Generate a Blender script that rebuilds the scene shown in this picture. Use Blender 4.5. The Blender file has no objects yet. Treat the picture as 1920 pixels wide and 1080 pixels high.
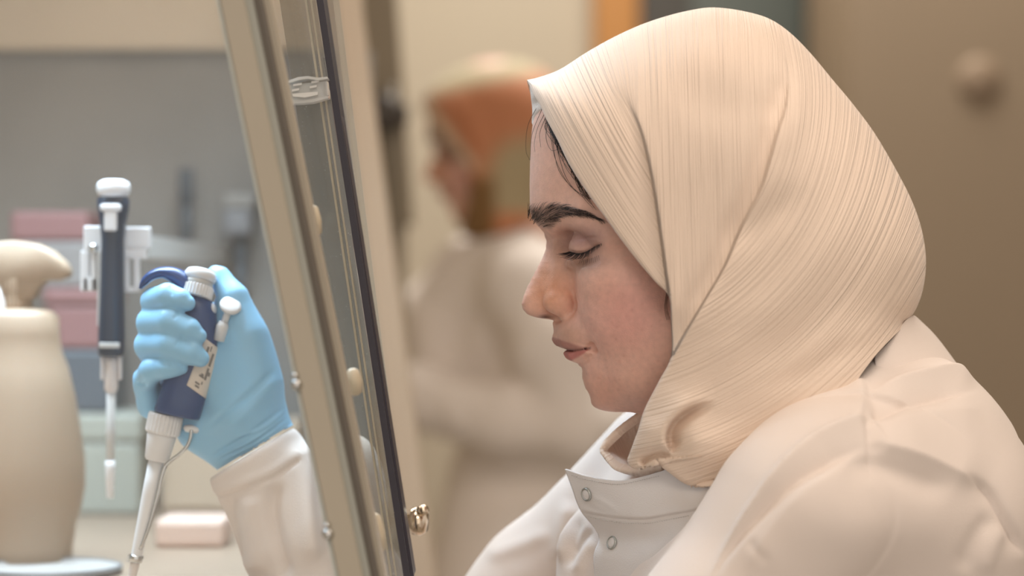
import bpy, math, random
import numpy as np
from mathutils import Vector, Matrix

random.seed(7)
rng = np.random.default_rng(7)
f32 = np.float32
# ------------------------------------------------------------------ units
S = 0.00032           # metres per picture unit in the plane of the sitter
DU = 1.45 / S         # camera distance in the same units
Z0 = 1.18             # height of the lens
C = bpy.context.scene.collection

# ------------------------------------------------------------------ camera, world, lights, exposure
sc = bpy.context.scene
cam_d = bpy.data.cameras.new('camera')
cam = bpy.data.objects.new('camera', cam_d)
C.objects.link(cam)
cam.location = (0, -1.45, Z0)
cam.rotation_euler = (math.pi / 2, 0, 0)
cam_d.sensor_width = 36.0
cam_d.lens = 36.0 * 1.45 / (1920 * S)
cam_d.clip_start = 0.05
cam_d.dof.use_dof = True
cam_d.dof.focus_distance = 1.42
cam_d.dof.aperture_fstop = 3.5
sc.camera = cam

w = bpy.data.worlds.new('world')
sc.world = w
w.use_nodes = True
w.node_tree.nodes['Background'].inputs[0].default_value = (1.0, 0.92, 0.85, 1)
w.node_tree.nodes['Background'].inputs[1].default_value = 1.08

sc.view_settings.view_transform = 'Standard'
sc.view_settings.look = 'None'
sc.view_settings.gamma = 1.0
sc.view_settings.use_curve_mapping = False
sc.view_settings.exposure = 0.0
sc.cycles.use_denoising = True
sc.cycles.max_bounces = 8
sc.cycles.transparent_max_bounces = 16


def area(name, loc, target, sx, sy, power, col, spread=math.pi):
    l = bpy.data.lights.new(name, 'AREA')
    l.shape = 'RECTANGLE'
    l.size, l.size_y = sx, sy
    l.energy = power
    l.color = col
    l.spread = spread
    o = bpy.data.objects.new(name, l)
    C.objects.link(o)
    o.location = loc
    o.rotation_euler = (Vector(target) - Vector(loc)).to_track_quat('-Z', 'Y').to_euler()
    return o


area('ceiling_lamp_light', (0.55, -0.35, 2.66), (0.55, -0.35, 0), 1.2, 0.6, 18, (1.0, 0.86, 0.74))
area('ceiling_lamp_light_far', (0.35, 2.3, 2.66), (0.35, 2.3, 0), 1.2, 0.6, 46, (1.0, 0.94, 0.86))
area('added_fill_light_near', (0.3, -2.5, 2.66), (0.3, -2.5, 0), 1.2, 0.6, 26, (1.0, 0.88, 0.76))  # unseen lamp added behind the camera to brighten the front faces
area('hood_lamp_light', (-0.34, 0.2, 1.66), (-0.37, 0.18, 0.9), 0.3, 0.6, 10.5, (0.66, 0.84, 1.0), math.radians(118))


# ------------------------------------------------------------------ materials
def lin(r, g=None, b=None):
    if g is None:
        r, g, b = r
    o = []
    for v in (r, g, b):
        v = v / 255.0
        o.append(v / 12.92 if v <= 0.04045 else ((v + 0.055) / 1.055) ** 2.4)
    return tuple(o)


def mat(name, rgb, rough=0.6, metal=0.0, bump=None, sheen=0.0, sss=0.0, spec=0.5, vary=0.0, vscale=30.0, coat=0.0):
    m = bpy.data.materials.new(name)
    m.use_nodes = True
    nt = m.node_tree
    b = nt.nodes['Principled BSDF']
    c = lin(rgb) + (1,)
    b.inputs['Base Color'].default_value = c
    b.inputs['Roughness'].default_value = rough
    b.inputs['Metallic'].default_value = metal
    b.inputs['Specular IOR Level'].default_value = spec
    if sheen:
        b.inputs['Sheen Weight'].default_value = sheen
    if coat:
        b.inputs['Coat Weight'].default_value = coat
        b.inputs['Coat Roughness'].default_value = 0.1
    if sss:
        b.inputs['Subsurface Weight'].default_value = sss
        b.inputs['Subsurface Radius'].default_value = (1.0, 0.35, 0.2)
        b.inputs['Subsurface Scale'].default_value = 0.004
    tc = nt.nodes.new('ShaderNodeTexCoord')
    n = nt.nodes.new('ShaderNodeTexNoise')
    n.inputs['Scale'].default_value = bump[0] if bump else vscale
    n.inputs['Detail'].default_value = 4
    nt.links.new(tc.outputs['Object'], n.inputs['Vector'])
    if bump:
        bp = nt.nodes.new('ShaderNodeBump')
        bp.inputs['Strength'].default_value = bump[1]
        bp.inputs['Distance'].default_value = 0.001
        nt.links.new(n.outputs[0], bp.inputs['Height'])
        nt.links.new(bp.outputs[0], b.inputs['Normal'])
    if vary:
        n2 = nt.nodes.new('ShaderNodeTexNoise')
        n2.inputs['Scale'].default_value = vscale
        n2.inputs['Detail'].default_value = 5
        nt.links.new(tc.outputs['Object'], n2.inputs['Vector'])
        mx = nt.nodes.new('ShaderNodeMix')
        mx.data_type = 'RGBA'
        mx.inputs[6].default_value = tuple(v * (1 - vary) for v in c[:3]) + (1,)
        mx.inputs[7].default_value = tuple(min(1, v * (1 + vary)) for v in c[:3]) + (1,)
        nt.links.new(n2.outputs[0], mx.inputs[0])
        nt.links.new(mx.outputs[2], b.inputs['Base Color'])
    return m


# ------------------------------------------------------------------ frames
def Q(px, py, t=0.0):
    """picture position + nearness t -> true position in units (x right, y down, t towards the lens)"""
    k = (DU - t) / DU
    return (960 + (px - 960) * k, 540 + (py - 540) * k, t)


def W(px, py, t=0.0):
    x, y, t = Q(px, py, t)
    return Vector(((x - 960) * S, -t * S, Z0 + (540 - y) * S))


def WY(px, py, Y):
    return W(px, py, -Y / S)


def to_world(V):
    V = np.asarray(V, dtype=np.float64)
    return np.stack([(V[:, 0] - 960) * S, -V[:, 2] * S, Z0 + (540 - V[:, 1]) * S], 1)


def seen(V, at=None):
    """true units -> picture position (with |t| when folded)"""
    t = V[:, 2] if at is None else at
    k = DU / (DU - t)
    return 960 + (V[:, 0] - 960) * k, 540 + (V[:, 1] - 540) * k


# ------------------------------------------------------------------ objects
def link(name, me, m=None, parent=None):
    o = bpy.data.objects.new(name, me)
    C.objects.link(o)
    if m is not None:
        me.materials.append(m)
    if parent is not None:
        o.parent = parent
        o.matrix_parent_inverse = Matrix.Translation(-(parent.matrix_world.translation if False else Vector(parent.location)))
    return o


def thing(name, label, cat, loc=(0, 0, 0), group=None):
    o = bpy.data.objects.new(name, None)
    C.objects.link(o)
    o.empty_display_size = 0.02
    o.location = loc
    o['label'] = label
    o['category'] = cat
    if group:
        o['group'] = group
    return o


def tag(o, label, cat, group=None):
    o['label'] = label
    o['category'] = cat
    if group:
        o['group'] = group
    return o


def structure(o):
    o['kind'] = 'structure'
    return o


def mesh_np(name, V, F, smooth=True, uv=None, col=None):
    """V (n,3) world, F (m,4) quads or (m,3) tris"""
    V = np.asarray(V, dtype=np.float64)
    F = np.asarray(F, dtype=np.int32)
    me = bpy.data.meshes.new(name)
    k = F.shape[1]
    me.vertices.add(len(V))
    me.vertices.foreach_set('co', V.ravel())
    me.loops.add(F.size)
    me.loops.foreach_set('vertex_index', F.ravel())
    me.polygons.add(len(F))
    me.polygons.foreach_set('loop_start', np.arange(0, F.size, k, dtype=np.int32))
    if smooth:
        me.polygons.foreach_set('use_smooth', np.ones(len(F), dtype=bool))
    me.update(calc_edges=True)
    if uv is not None:
        l = me.uv_layers.new(name='UVMap')
        l.data.foreach_set('uv', np.asarray(uv, dtype=f32)[F.ravel()].ravel())
    if col is not None:
        a = me.color_attributes.new('tint', 'FLOAT_COLOR', 'POINT')
        a.data.foreach_set('color', np.concatenate([col, np.ones((len(col), 1))], 1).astype(f32).ravel())
    me.validate()
    return me


def py_mesh(name, V, F, smooth=False):
    me = bpy.data.meshes.new(name)
    me.from_pydata([tuple(v) for v in V], [], [tuple(f) for f in F])
    if smooth:
        for p in me.polygons:
            p.use_smooth = True
    me.update()
    return me


class MB:
    """collects simple shapes in world space into one mesh"""

    def __init__(self):
        self.V, self.F, self.sm = [], [], []

    def add(self, V, F, smooth=False):
        n = len(self.V)
        self.V += [tuple(v) for v in V]
        self.F += [tuple(i + n for i in f) for f in F]
        self.sm += [smooth] * len(F)

    def box(self, lo, hi, M=None, bev=0.0):
        b = min(bev, *(abs(hi[i] - lo[i]) * 0.45 for i in range(3)))
        if b <= 0:
            V = [Vector((x, y, z)) for x in (lo[0], hi[0]) for y in (lo[1], hi[1]) for z in (lo[2], hi[2])]
            F = [(0, 1, 3, 2), (4, 6, 7, 5), (0, 4, 5, 1), (2, 3, 7, 6), (0, 2, 6, 4), (1, 5, 7, 3)]
        else:
            import bmesh
            bm = bmesh.new()
            bmesh.ops.create_cube(bm, size=1.0)
            for v in bm.verts:
                v.co = Vector(tuple((lo[i] + hi[i]) / 2 + v.co[i] * (hi[i] - lo[i]) for i in range(3)))
            bmesh.ops.bevel(bm, geom=bm.edges[:], offset=b, segments=2, affect='EDGES', profile=0.5)
            bm.verts.index_update()
            V = [v.co.copy() for v in bm.verts]
            F = [[v.index for v in f.verts] for f in bm.faces]
            bm.free()
        if M is not None:
            V = [M @ v for v in V]
        self.add(V, F, False)
        return self

    def lathe(self, prof, M, n=32, caps=True, smooth=True, sx=1.0, sy=1.0):
        """prof [(z, r)] along local z"""
        V, F = [], []
        for z, r in prof:
            for i in range(n):
                a = 2 * math.pi * i / n
                V.append(M @ Vector((r * math.cos(a) * sx, r * math.sin(a) * sy, z)))
        for j in range(len(prof) - 1):
            for i in range(n):
                F.append((j * n + i, j * n + (i + 1) % n, (j + 1) * n + (i + 1) % n, (j + 1) * n + i))
        self.add(V, F, smooth)
        if caps:
            k = len(self.V)
            self.F.append(tuple(k - len(V) + i for i in reversed(range(n))))
            self.F.append(tuple(k - n + i for i in range(n)))
            self.sm += [False, False]
        return self

    def tube(self, pts, rad, n=8, caps=True):
        pts = [Vector(p) for p in pts]
        if not hasattr(rad, '__len__'):
            rad = [rad] * len(pts)
        V, F = [], []
        up = Vector((0, 1, 0))
        for i, p in enumerate(pts):
            d = (pts[min(i + 1, len(pts) - 1)] - pts[max(i - 1, 0)]).normalized()
            a = d.cross(up)
            if a.length < 1e-3:
                a = d.cross(Vector((1, 0, 0)))
            a.normalize()
            b = d.cross(a)
            for k in range(n):
                q = 2 * math.pi * k / n
                V.append(p + (a * math.cos(q) + b * math.sin(q)) * rad[i])
        m = len(pts)
        for j in range(m - 1):
            for k in range(n):
                F.append((j * n + k, j * n + (k + 1) % n, (j + 1) * n + (k + 1) % n, (j + 1) * n + k))
        if caps:
            F.append(tuple(reversed(range(n))))
            F.append(tuple((m - 1) * n + k for k in range(n)))
        self.add(V, F, True)
        return self

    def build(self, name, m, parent=None):
        me = py_mesh(name, self.V, self.F)
        me.polygons.foreach_set('use_smooth', self.sm)
        me.update()
        return link(name, me, m, parent)


def axis_matrix(a, b, roll=Vector((0, -1, 0))):
    """local z from a to b, local x towards roll"""
    a, b = Vector(a), Vector(b)
    z = (b - a).normalized()
    x = (roll - z * roll.dot(z)).normalized()
    y = z.cross(x)
    M = Matrix((x, y, z)).transposed().to_4x4()
    M.translation = a
    return M


# ------------------------------------------------------------------ curves in the plane
def crom(P, n=8):
    """Catmull-Rom through points (any dimension)"""
    P = np.asarray(P, dtype=np.float64)
    if len(P) < 3:
        tt = np.linspace(0, 1, n + 1)[:, None]
        return P[0] * (1 - tt) + P[-1] * tt
    E = np.concatenate([[2 * P[0] - P[1]], P, [2 * P[-1] - P[-2]]])
    out = []
    for i in range(len(P) - 1):
        p0, p1, p2, p3 = E[i], E[i + 1], E[i + 2], E[i + 3]
        for q in np.linspace(0, 1, n, endpoint=False):
            out.append(0.5 * (2 * p1 + (p2 - p0) * q + (2 * p0 - 5 * p1 + 4 * p2 - p3) * q * q + (3 * p1 - p0 - 3 * p2 + p3) * q ** 3))
    out.append(P[-1])
    return np.array(out)


def resample(P, n):
    P = np.asarray(P, dtype=np.float64)
    d = np.concatenate([[0], np.cumsum(np.linalg.norm(np.diff(P, axis=0), axis=1))])
    q = np.linspace(0, d[-1], n)
    return np.stack([np.interp(q, d, P[:, k]) for k in range(P.shape[1])], 1)


def curve_dist(x, y, P):
    """signed distance (plus = to the right of a curve that runs downwards) and 0..1 position along it"""
    P = np.asarray(P, dtype=np.float64)
    seg = np.linalg.norm(np.diff(P, axis=0), axis=1)
    L = np.concatenate([[0], np.cumsum(seg)])
    best = np.full(x.shape, 1e18)
    sgn = np.ones(x.shape)
    par = np.zeros(x.shape)
    for i in range(len(P) - 1):
        ax, ay = P[i]
        dx, dy = P[i + 1] - P[i]
        l2 = dx * dx + dy * dy + 1e-12
        q = np.clip(((x - ax) * dx + (y - ay) * dy) / l2, 0, 1)
        ex, ey = x - ax - q * dx, y - ay - q * dy
        d2 = ex * ex + ey * ey
        m = d2 < best
        best = np.where(m, d2, best)
        sgn = np.where(m, np.sign(-(dx * (y - ay) - dy * (x - ax))), sgn)
        par = np.where(m, (L[i] + q * seg[i]) / L[-1], par)
    return np.sqrt(best) * np.where(sgn == 0, 1, sgn), par


def sstep(x, a, b):
    q = np.clip((x - a) / (b - a), 0, 1)
    return q * q * (3 - 2 * q)


def inside(x, y, P):
    P = np.asarray(P)
    r = np.zeros(x.shape, dtype=bool)
    n = len(P)
    for i in range(n):
        x0, y0 = P[i]
        x1, y1 = P[(i + 1) % n]
        if y0 == y1:
            continue
        r ^= ((y0 > y) != (y1 > y)) & (x < (x1 - x0) * (y - y0) / (y1 - y0) + x0)
    return r


def inflate_dist(x, y, O, step=3.0):
    """smooth distance to a closed outline: exact beside it, round in the middle"""
    O = np.asarray(O, dtype=np.float64)
    O = np.concatenate([O, O[:1]])
    L = np.linalg.norm(np.diff(O, axis=0), axis=1).sum()
    P = resample(O, int(L / step))
    ds = L / len(P)
    out = np.zeros(x.shape)
    for i in range(0, len(x), 8000):
        xx, yy = x[i:i + 8000, None].astype(f32), y[i:i + 8000, None].astype(f32)
        d2 = (xx - P[None, :, 0].astype(f32)) ** 2 + (yy - P[None, :, 1].astype(f32)) ** 2
        out[i:i + 8000] = (np.sum(ds / np.maximum(d2, 1.0) ** 2, 1) * 2 / math.pi) ** (-1 / 3)
    ex = np.abs(curve_dist(x, y, O)[0])
    wgt = sstep(ex, 4, 14)
    return ex * (1 - wgt) + out * wgt


# ------------------------------------------------------------------ implicit bodies
class Field:
    def __init__(self, lo, hi, h, half=False):
        self.h = h
        self.half = half
        lo = list(lo)
        if half:
            lo[2] = h * 0.5
        self.lo = lo
        self.ax = [(lo[i] + h * np.arange(int((hi[i] - lo[i]) / h) + 1)).astype(f32) for i in range(3)]
        self.F = np.full([len(a) for a in self.ax], 500.0, dtype=f32)

    def _box(self, lo, hi):
        sl = []
        for i in range(3):
            a = self.ax[i]
            s0 = int(np.searchsorted(a, lo[i]))
            s1 = int(np.searchsorted(a, hi[i]))
            if s1 <= s0:
                return None
            sl.append(slice(s0, s1))
        X = self.ax[0][sl[0]][:, None, None]
        Y = self.ax[1][sl[1]][None, :, None]
        T = self.ax[2][sl[2]][None, None, :]
        return tuple(sl), X, Y, T

    def _put(self, sl, d, k, op):
        f = self.F[sl]
        if op == 'u':
            if k > 0:
                hh = np.maximum(k - np.abs(f - d), 0) / k
                self.F[sl] = np.minimum(f, d) - hh * hh * k * 0.25
            else:
                self.F[sl] = np.minimum(f, d)
        else:
            d = -d
            if k > 0:
                hh = np.maximum(k - np.abs(f - d), 0) / k
                self.F[sl] = np.maximum(f, d) + hh * hh * k * 0.25
            else:
                self.F[sl] = np.maximum(f, d)

    def ell(self, c, r, k=0.0, rot=0.0, yaw=0.0, op='u', q=True):
        """rot: turn in the picture plane (degrees, clockwise); yaw: turn about the upright"""
        c = Q(*c) if q else c
        m = k + 3 * self.h
        R = max(r) if (rot or yaw) else None
        e = [(R or r[i]) + m for i in range(3)]
        b = self._box([c[i] - e[i] for i in range(3)], [c[i] + e[i] for i in range(3)])
        if b is None:
            return self
        sl, X, Y, T = b
        x, y, t = X - f32(c[0]), Y - f32(c[1]), T - f32(c[2])
        if yaw:
            ca, sa = math.cos(math.radians(yaw)), math.sin(math.radians(yaw))
            x, t = x * f32(ca) + t * f32(sa), -x * f32(sa) + t * f32(ca)
        if rot:
            ca, sa = math.cos(math.radians(rot)), math.sin(math.radians(rot))
            x, y = x * f32(ca) + y * f32(sa), -x * f32(sa) + y * f32(ca)
        x2, y2, t2 = x * x, y * y, t * t
        k0 = np.sqrt(x2 / f32(r[0] ** 2) + y2 / f32(r[1] ** 2) + t2 / f32(r[2] ** 2))
        k1 = np.sqrt(x2 / f32(r[0] ** 4) + y2 / f32(r[1] ** 4) + t2 / f32(r[2] ** 4)) + f32(1e-9)
        self._put(sl, k0 * (k0 - 1) / k1, k, op)
        return self

    def cap(self, a, b, ra, rb, k=0.0, op='u', q=True, flat=1.0):
        if q:
            a, b = Q(*a), Q(*b)
        m = k + 3 * self.h
        r = max(ra, rb) + m
        bb = self._box([min(a[i], b[i]) - r for i in range(3)], [max(a[i], b[i]) + r for i in range(3)])
        if bb is None:
            return self
        sl, X, Y, T = bb
        d = [b[i] - a[i] for i in range(3)]
        l2 = sum(v * v for v in d) + 1e-9
        x, y, t = X - f32(a[0]), Y - f32(a[1]), T - f32(a[2])
        q_ = np.clip((x * f32(d[0]) + y * f32(d[1]) + t * f32(d[2])) / f32(l2), 0, 1)
        dd = np.sqrt((x - q_ * f32(d[0])) ** 2 + (y - q_ * f32(d[1])) ** 2 + (t - q_ * f32(d[2])) ** 2)
        self._put(sl, dd - (f32(ra) + q_ * f32(rb - ra)), k, op)
        return self

    def chain(self, pts, k=0.0, op='u', q=True):
        """[(px,py,t,r)...] as one smooth limb"""
        P = [(Q(*p[:3]) if q else tuple(p[:3])) + (p[3],) for p in pts]
        R = max(p[3] for p in P) + k + 3 * self.h
        bb = self._box([min(p[i] for p in P) - R for i in range(3)], [max(p[i] for p in P) + R for i in range(3)])
        if bb is None:
            return self
        sl, X, Y, T = bb
        best = None
        for a, b in zip(P[:-1], P[1:]):
            d = [b[i] - a[i] for i in range(3)]
            l2 = sum(v * v for v in d) + 1e-9
            x, y, t = X - f32(a[0]), Y - f32(a[1]), T - f32(a[2])
            q_ = np.clip((x * f32(d[0]) + y * f32(d[1]) + t * f32(d[2])) / f32(l2), 0, 1)
            dd = np.sqrt((x - q_ * f32(d[0])) ** 2 + (y - q_ * f32(d[1])) ** 2 + (t - q_ * f32(d[2])) ** 2) - (f32(a[3]) + q_ * f32(b[3] - a[3]))
            if best is None:
                best = dd
            else:
                kk = f32(0.5 * min(a[3], b[3]))
                hh = np.maximum(kk - np.abs(best - dd), 0) / kk
                best = np.minimum(best, dd) - hh * hh * kk * f32(0.15)
        self._put(sl, best, k, op)
        return self

    def plane(self, n, d, k=0.0):
        """keep the side where n.p < d"""
        v = self.ax[0][:, None, None] * f32(n[0]) + self.ax[1][None, :, None] * f32(n[1]) + self.ax[2][None, None, :] * f32(n[2]) - f32(d)
        f = self.F
        if k > 0:
            hh = np.maximum(k - np.abs(f - v), 0) / k
            self.F = np.maximum(f, v) + hh * hh * k * f32(0.25)
        else:
            self.F = np.maximum(f, v)
        return self

    def mesh(self, smooth=2):
        F = self.F
        lo = list(self.lo)
        if self.half:
            F = np.concatenate([F[:, :, ::-1], F], 2)
            lo[2] = -self.ax[2][-1]
        F = np.pad(F, 1, constant_values=50.0)
        lo = [v - self.h for v in lo]
        V, Fc = surfnet(F, lo, self.h)
        if smooth:
            V = laplace(V, Fc, smooth)
        return V, Fc


def surfnet(F, lo, h):
    Sg = F < 0
    n = F.shape
    cnt = np.zeros([v - 1 for v in n], dtype=np.int8)
    for i in (0, 1):
        for j in (0, 1):
            for k in (0, 1):
                cnt += Sg[i:n[0] - 1 + i, j:n[1] - 1 + j, k:n[2] - 1 + k]
    act = (cnt > 0) & (cnt < 8)
    I, J, K = np.nonzero(act)
    idx = np.full(act.shape, -1, dtype=np.int32)
    idx[act] = np.arange(len(I), dtype=np.int32)
    cv = {}
    for i in (0, 1):
        for j in (0, 1):
            for k in (0, 1):
                cv[i, j, k] = F[I + i, J + j, K + k].astype(np.float64)
    P = np.zeros((len(I), 3))
    N = np.zeros(len(I))
    for axs in range(3):
        for u in (0, 1):
            for v in (0, 1):
                a = [u, v]
                a.insert(axs, 0)
                b = list(a)
                b[axs] = 1
                f0, f1 = cv[tuple(a)], cv[tuple(b)]
                cr = (f0 < 0) != (f1 < 0)
                q = np.where(cr, f0 / np.where(cr, f0 - f1, 1), 0)
                for d in range(3):
                    P[:, d] += np.where(cr, q if d == axs else a[d], 0)
                N += cr
    P /= N[:, None]
    V = (P + np.stack([I, J, K], 1)) * h + np.array(lo)
    quads = []
    for axs in range(3):
        b, c = [(1, 2), (2, 0), (0, 1)][axs]
        s0 = [slice(None)] * 3
        s1 = [slice(None)] * 3
        s0[axs] = slice(0, n[axs] - 1)
        s1[axs] = slice(1, n[axs])
        for d in (b, c):
            s0[d] = slice(1, n[d] - 1)
            s1[d] = slice(1, n[d] - 1)
        A, B = Sg[tuple(s0)], Sg[tuple(s1)]
        E = np.stack(np.nonzero(A != B), 1)
        if not len(E):
            continue
        flip = A[tuple(E.T)]
        off = np.zeros(3, dtype=int)
        off[b] = 1
        off[c] = 1
        base = E + off
        o = []
        for db, dc in ((-1, -1), (0, -1), (0, 0), (-1, 0)):
            q = base.copy()
            q[:, b] += db
            q[:, c] += dc
            o.append(idx[q[:, 0], q[:, 1], q[:, 2]])
        qd = np.stack(o, 1)
        # units -> world mirrors, so the outward order is reversed
        qd = np.where(flip[:, None], qd[:, ::-1], qd)
        quads.append(qd)
    return V, np.concatenate(quads)


def laplace(V, F, it, lam=0.5, w=None):
    nv = len(V)
    a = F.ravel()
    b = np.roll(F, -1, axis=1).ravel()
    e0 = np.concatenate([a, b])
    e1 = np.concatenate([b, a])
    deg = np.bincount(e0, minlength=nv).astype(float)
    deg[deg == 0] = 1
    for k in range(it):
        l = lam if k % 2 == 0 or it < 4 else -lam * 0.9
        A = np.stack([np.bincount(e0, weights=V[e1, d], minlength=nv) for d in range(3)], 1) / deg[:, None]
        dv = (A - V) * l
        if w is not None:
            dv *= w[:, None]
        V = V + dv
    return V


def vnormals(V, F):
    """outward normals in units for meshes made by surfnet (whose order is for the world)"""
    p = V[F]
    n = np.cross(p[:, 2] - p[:, 0], p[:, 3 if F.shape[1] == 4 else 1] - p[:, 1 if F.shape[1] == 4 else 0])
    N = np.stack([np.bincount(F.ravel(), weights=np.repeat(n[:, d], F.shape[1]), minlength=len(V)) for d in range(3)], 1)
    N /= np.linalg.norm(N, axis=1)[:, None] + 1e-12
    return N


def outward(V, F):
    """normals that point outwards, whatever the order of the corners"""
    N = vnormals(V, F)
    c = V - V.mean(0)
    return N if (N * c).sum() > 0 else -N


def fix_order(V, F):
    """make the corner order face outwards in the world"""
    Wd = to_world(V)
    p = Wd[F]
    k = F.shape[1]
    n = np.cross(p[:, 2] - p[:, 0], p[:, 3 if k == 4 else 1] - p[:, 1 if k == 4 else 0])
    if ((p.mean(1) - Wd.mean(0)) * n).sum() < 0:
        F = F[:, ::-1].copy()
    return F
# ================================================================== the sitter
PROFILE = [(1012, 170), (1004, 205), (998, 235), (995, 268), (994, 302), (993, 347), (993.5, 375), (993, 392), (998, 412), (1009, 426), (1019, 438),
           (1024.5, 452), (1023, 466), (1016, 484), (1007, 501), (996, 521), (987, 540), (981, 555), (978, 569), (980, 581), (987, 590),
           (1000, 596.5), (1014, 599), (1028, 600.5), (1034, 604), (1037, 611), (1038, 620), (1036, 629), (1034.5, 636), (1036.5, 643), (1042, 649.5),
           (1052, 653.5), (1056, 656), (1056.5, 664), (1060, 673), (1068, 678), (1079, 683), (1088, 688), (1092, 695), (1092, 710),
           (1097, 728), (1108, 746), (1121, 758.5), (1140, 766), (1177, 769), (1208, 770)]


def build_head_field():
    f = Field((962, 60, 0), (1640, 1040, 255), 2.7, half=True)
    f.ell((1290, 330, 0), (292, 262, 232), 0)                       # skull
    f.ell((1212, 520, 0), (130, 215, 168), 60)                      # middle of the face
    f.ell((1235, 620, 0), (125, 135, 150), 60)                      # jaw body
    f.ell((1178, 565, 95), (84, 95, 80), 50)                        # cheek
    f.ell((1160, 520, 135), (62, 42, 52), 40)                       # cheekbone
    f.chain([(1145, 722, 30, 40), (1205, 700, 95, 44), (1280, 640, 140, 46)], 45)
    f.ell((1136, 720, 0), (46, 46, 62), 30)
    f.ell((1131, 686, 0), (52, 40, 84), 22)                         # chin
    f.ell((1225, 690, 0), (100, 78, 110), 40)                       # under the jaw
    f.chain([(1330, 640, 0, 150), (1400, 800, 0, 152), (1440, 1000, 0, 170)], 40)   # neck
    f.ell((1062, 462, 98), (44, 40, 62), 26, op='s')                # eye socket
    f.chain([(1022, 405, 12, 26), (1046, 396, 62, 26), (1105, 402, 135, 28), (1150, 440, 170, 26)], 28)  # brow
    f.chain([(1046, 440, 0, 20), (1030, 500, 0, 22), (1012, 540, 0, 25), (1007, 566, 0, 28)], 14)  # bridge
    f.chain([(1062, 440, 12, 22), (1060, 505, 22, 27), (1046, 550, 26, 28)], 22)    # nose flank
    f.ell((1009, 567, 12), (27, 26, 20), 10)                        # tip
    f.ell((1049, 565, 40), (30, 25, 24), 6, rot=-6)                 # wing
    f.cap((1012, 586, 0), (1044, 596, 0), 10, 12, 8)                # columella
    f.ell((1102, 622, 0), (64, 46, 88), 24)                         # upper lip mass
    f.ell((1030, 596, 25), (20, 8.5, 13), 3, rot=3, op='s')         # nostril
    f.chain([(1053, 641, 4, 15), (1064, 645, 36, 12.5), (1084, 651, 62, 8), (1104, 655, 80, 5)], 7)
    f.chain([(1074, 665, 0, 15.5), (1080, 666, 34, 13.5), (1093, 663, 60, 9), (1107, 658, 80, 4)], 7)
    f.chain([(1049, 654.5, 0, 2.6), (1066, 655.5, 38, 2.6), (1086, 655, 64, 2.4), (1106, 653, 86, 2.6)], 4, op='s')
    f.ell((1112, 652, 92), (9, 8, 10), 10, op='s')                  # corner dimple
    f.ell((1108, 466, 98), (41, 39, 42), 9)                         # closed eye
    f.chain([(1098, 434, 96, 10), (1130, 440, 135, 10)], 18)
    f.chain([(1072, 492, 66, 8), (1096, 504, 98, 9), (1128, 496, 132, 9)], 18)
    return f


HEAD_V, HEAD_F = build_head_field().mesh(4)


def warp_profile(V):
    P = np.array(PROFILE)
    ys = np.arange(170, 770, 2.0)
    tgt = np.interp(ys, P[:, 1], P[:, 0])
    t = np.abs(V[:, 2])
    for it in range(2):
        m = (t < 12)
        xm = np.full(len(ys), np.nan)
        bi = np.round((V[m, 1] - ys[0]) / 2.0).astype(int)
        for b, x in zip(bi, V[m, 0]):
            for q in (b - 1, b, b + 1):
                if 0 <= q < len(ys) and not (x >= xm[q]):
                    xm[q] = x
        ok = ~np.isnan(xm)
        xm = np.interp(ys, ys[ok], xm[ok])
        d = np.clip(tgt - xm, -30, 30)
        kern = np.exp(-np.linspace(-2, 2, 5) ** 2 / 1.6)
        kern /= kern.sum()
        d *= 1 - sstep(ys, 736, 762)
        d = np.convolve(np.pad(d, 2, mode='edge'), kern, 'valid')
        dv = np.interp(V[:, 1], ys, d, left=0, right=0)
        xv = np.interp(V[:, 1], ys, xm)
        wide = np.interp(V[:, 1], [170, 390, 440, 600, 690, 770], [170, 110, 40, 40, 60, 80])
        deep = np.interp(V[:, 1], [170, 390, 440, 600, 690, 770], [120, 70, 45, 45, 60, 60])
        V = V.copy()
        V[:, 0] += dv * np.exp(-(t / wide) ** 2) * np.exp(-(np.maximum(V[:, 0] - xv, 0) / deep) ** 2)
    return V


HEAD_V = warp_profile(HEAD_V)
HEAD_F = fix_order(HEAD_V, HEAD_F)


chin_w = sstep(HEAD_V[:, 1], 725, 745) * (1 - sstep(HEAD_V[:, 1], 790, 810)) * (1 - sstep(HEAD_V[:, 0], 1160, 1200))
HEAD_V = laplace(HEAD_V, HEAD_F, 3, 0.5, chin_w)
for _i in range(6):
    HEAD_V = laplace(HEAD_V, HEAD_F, 3, 0.5, chin_w)


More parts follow.
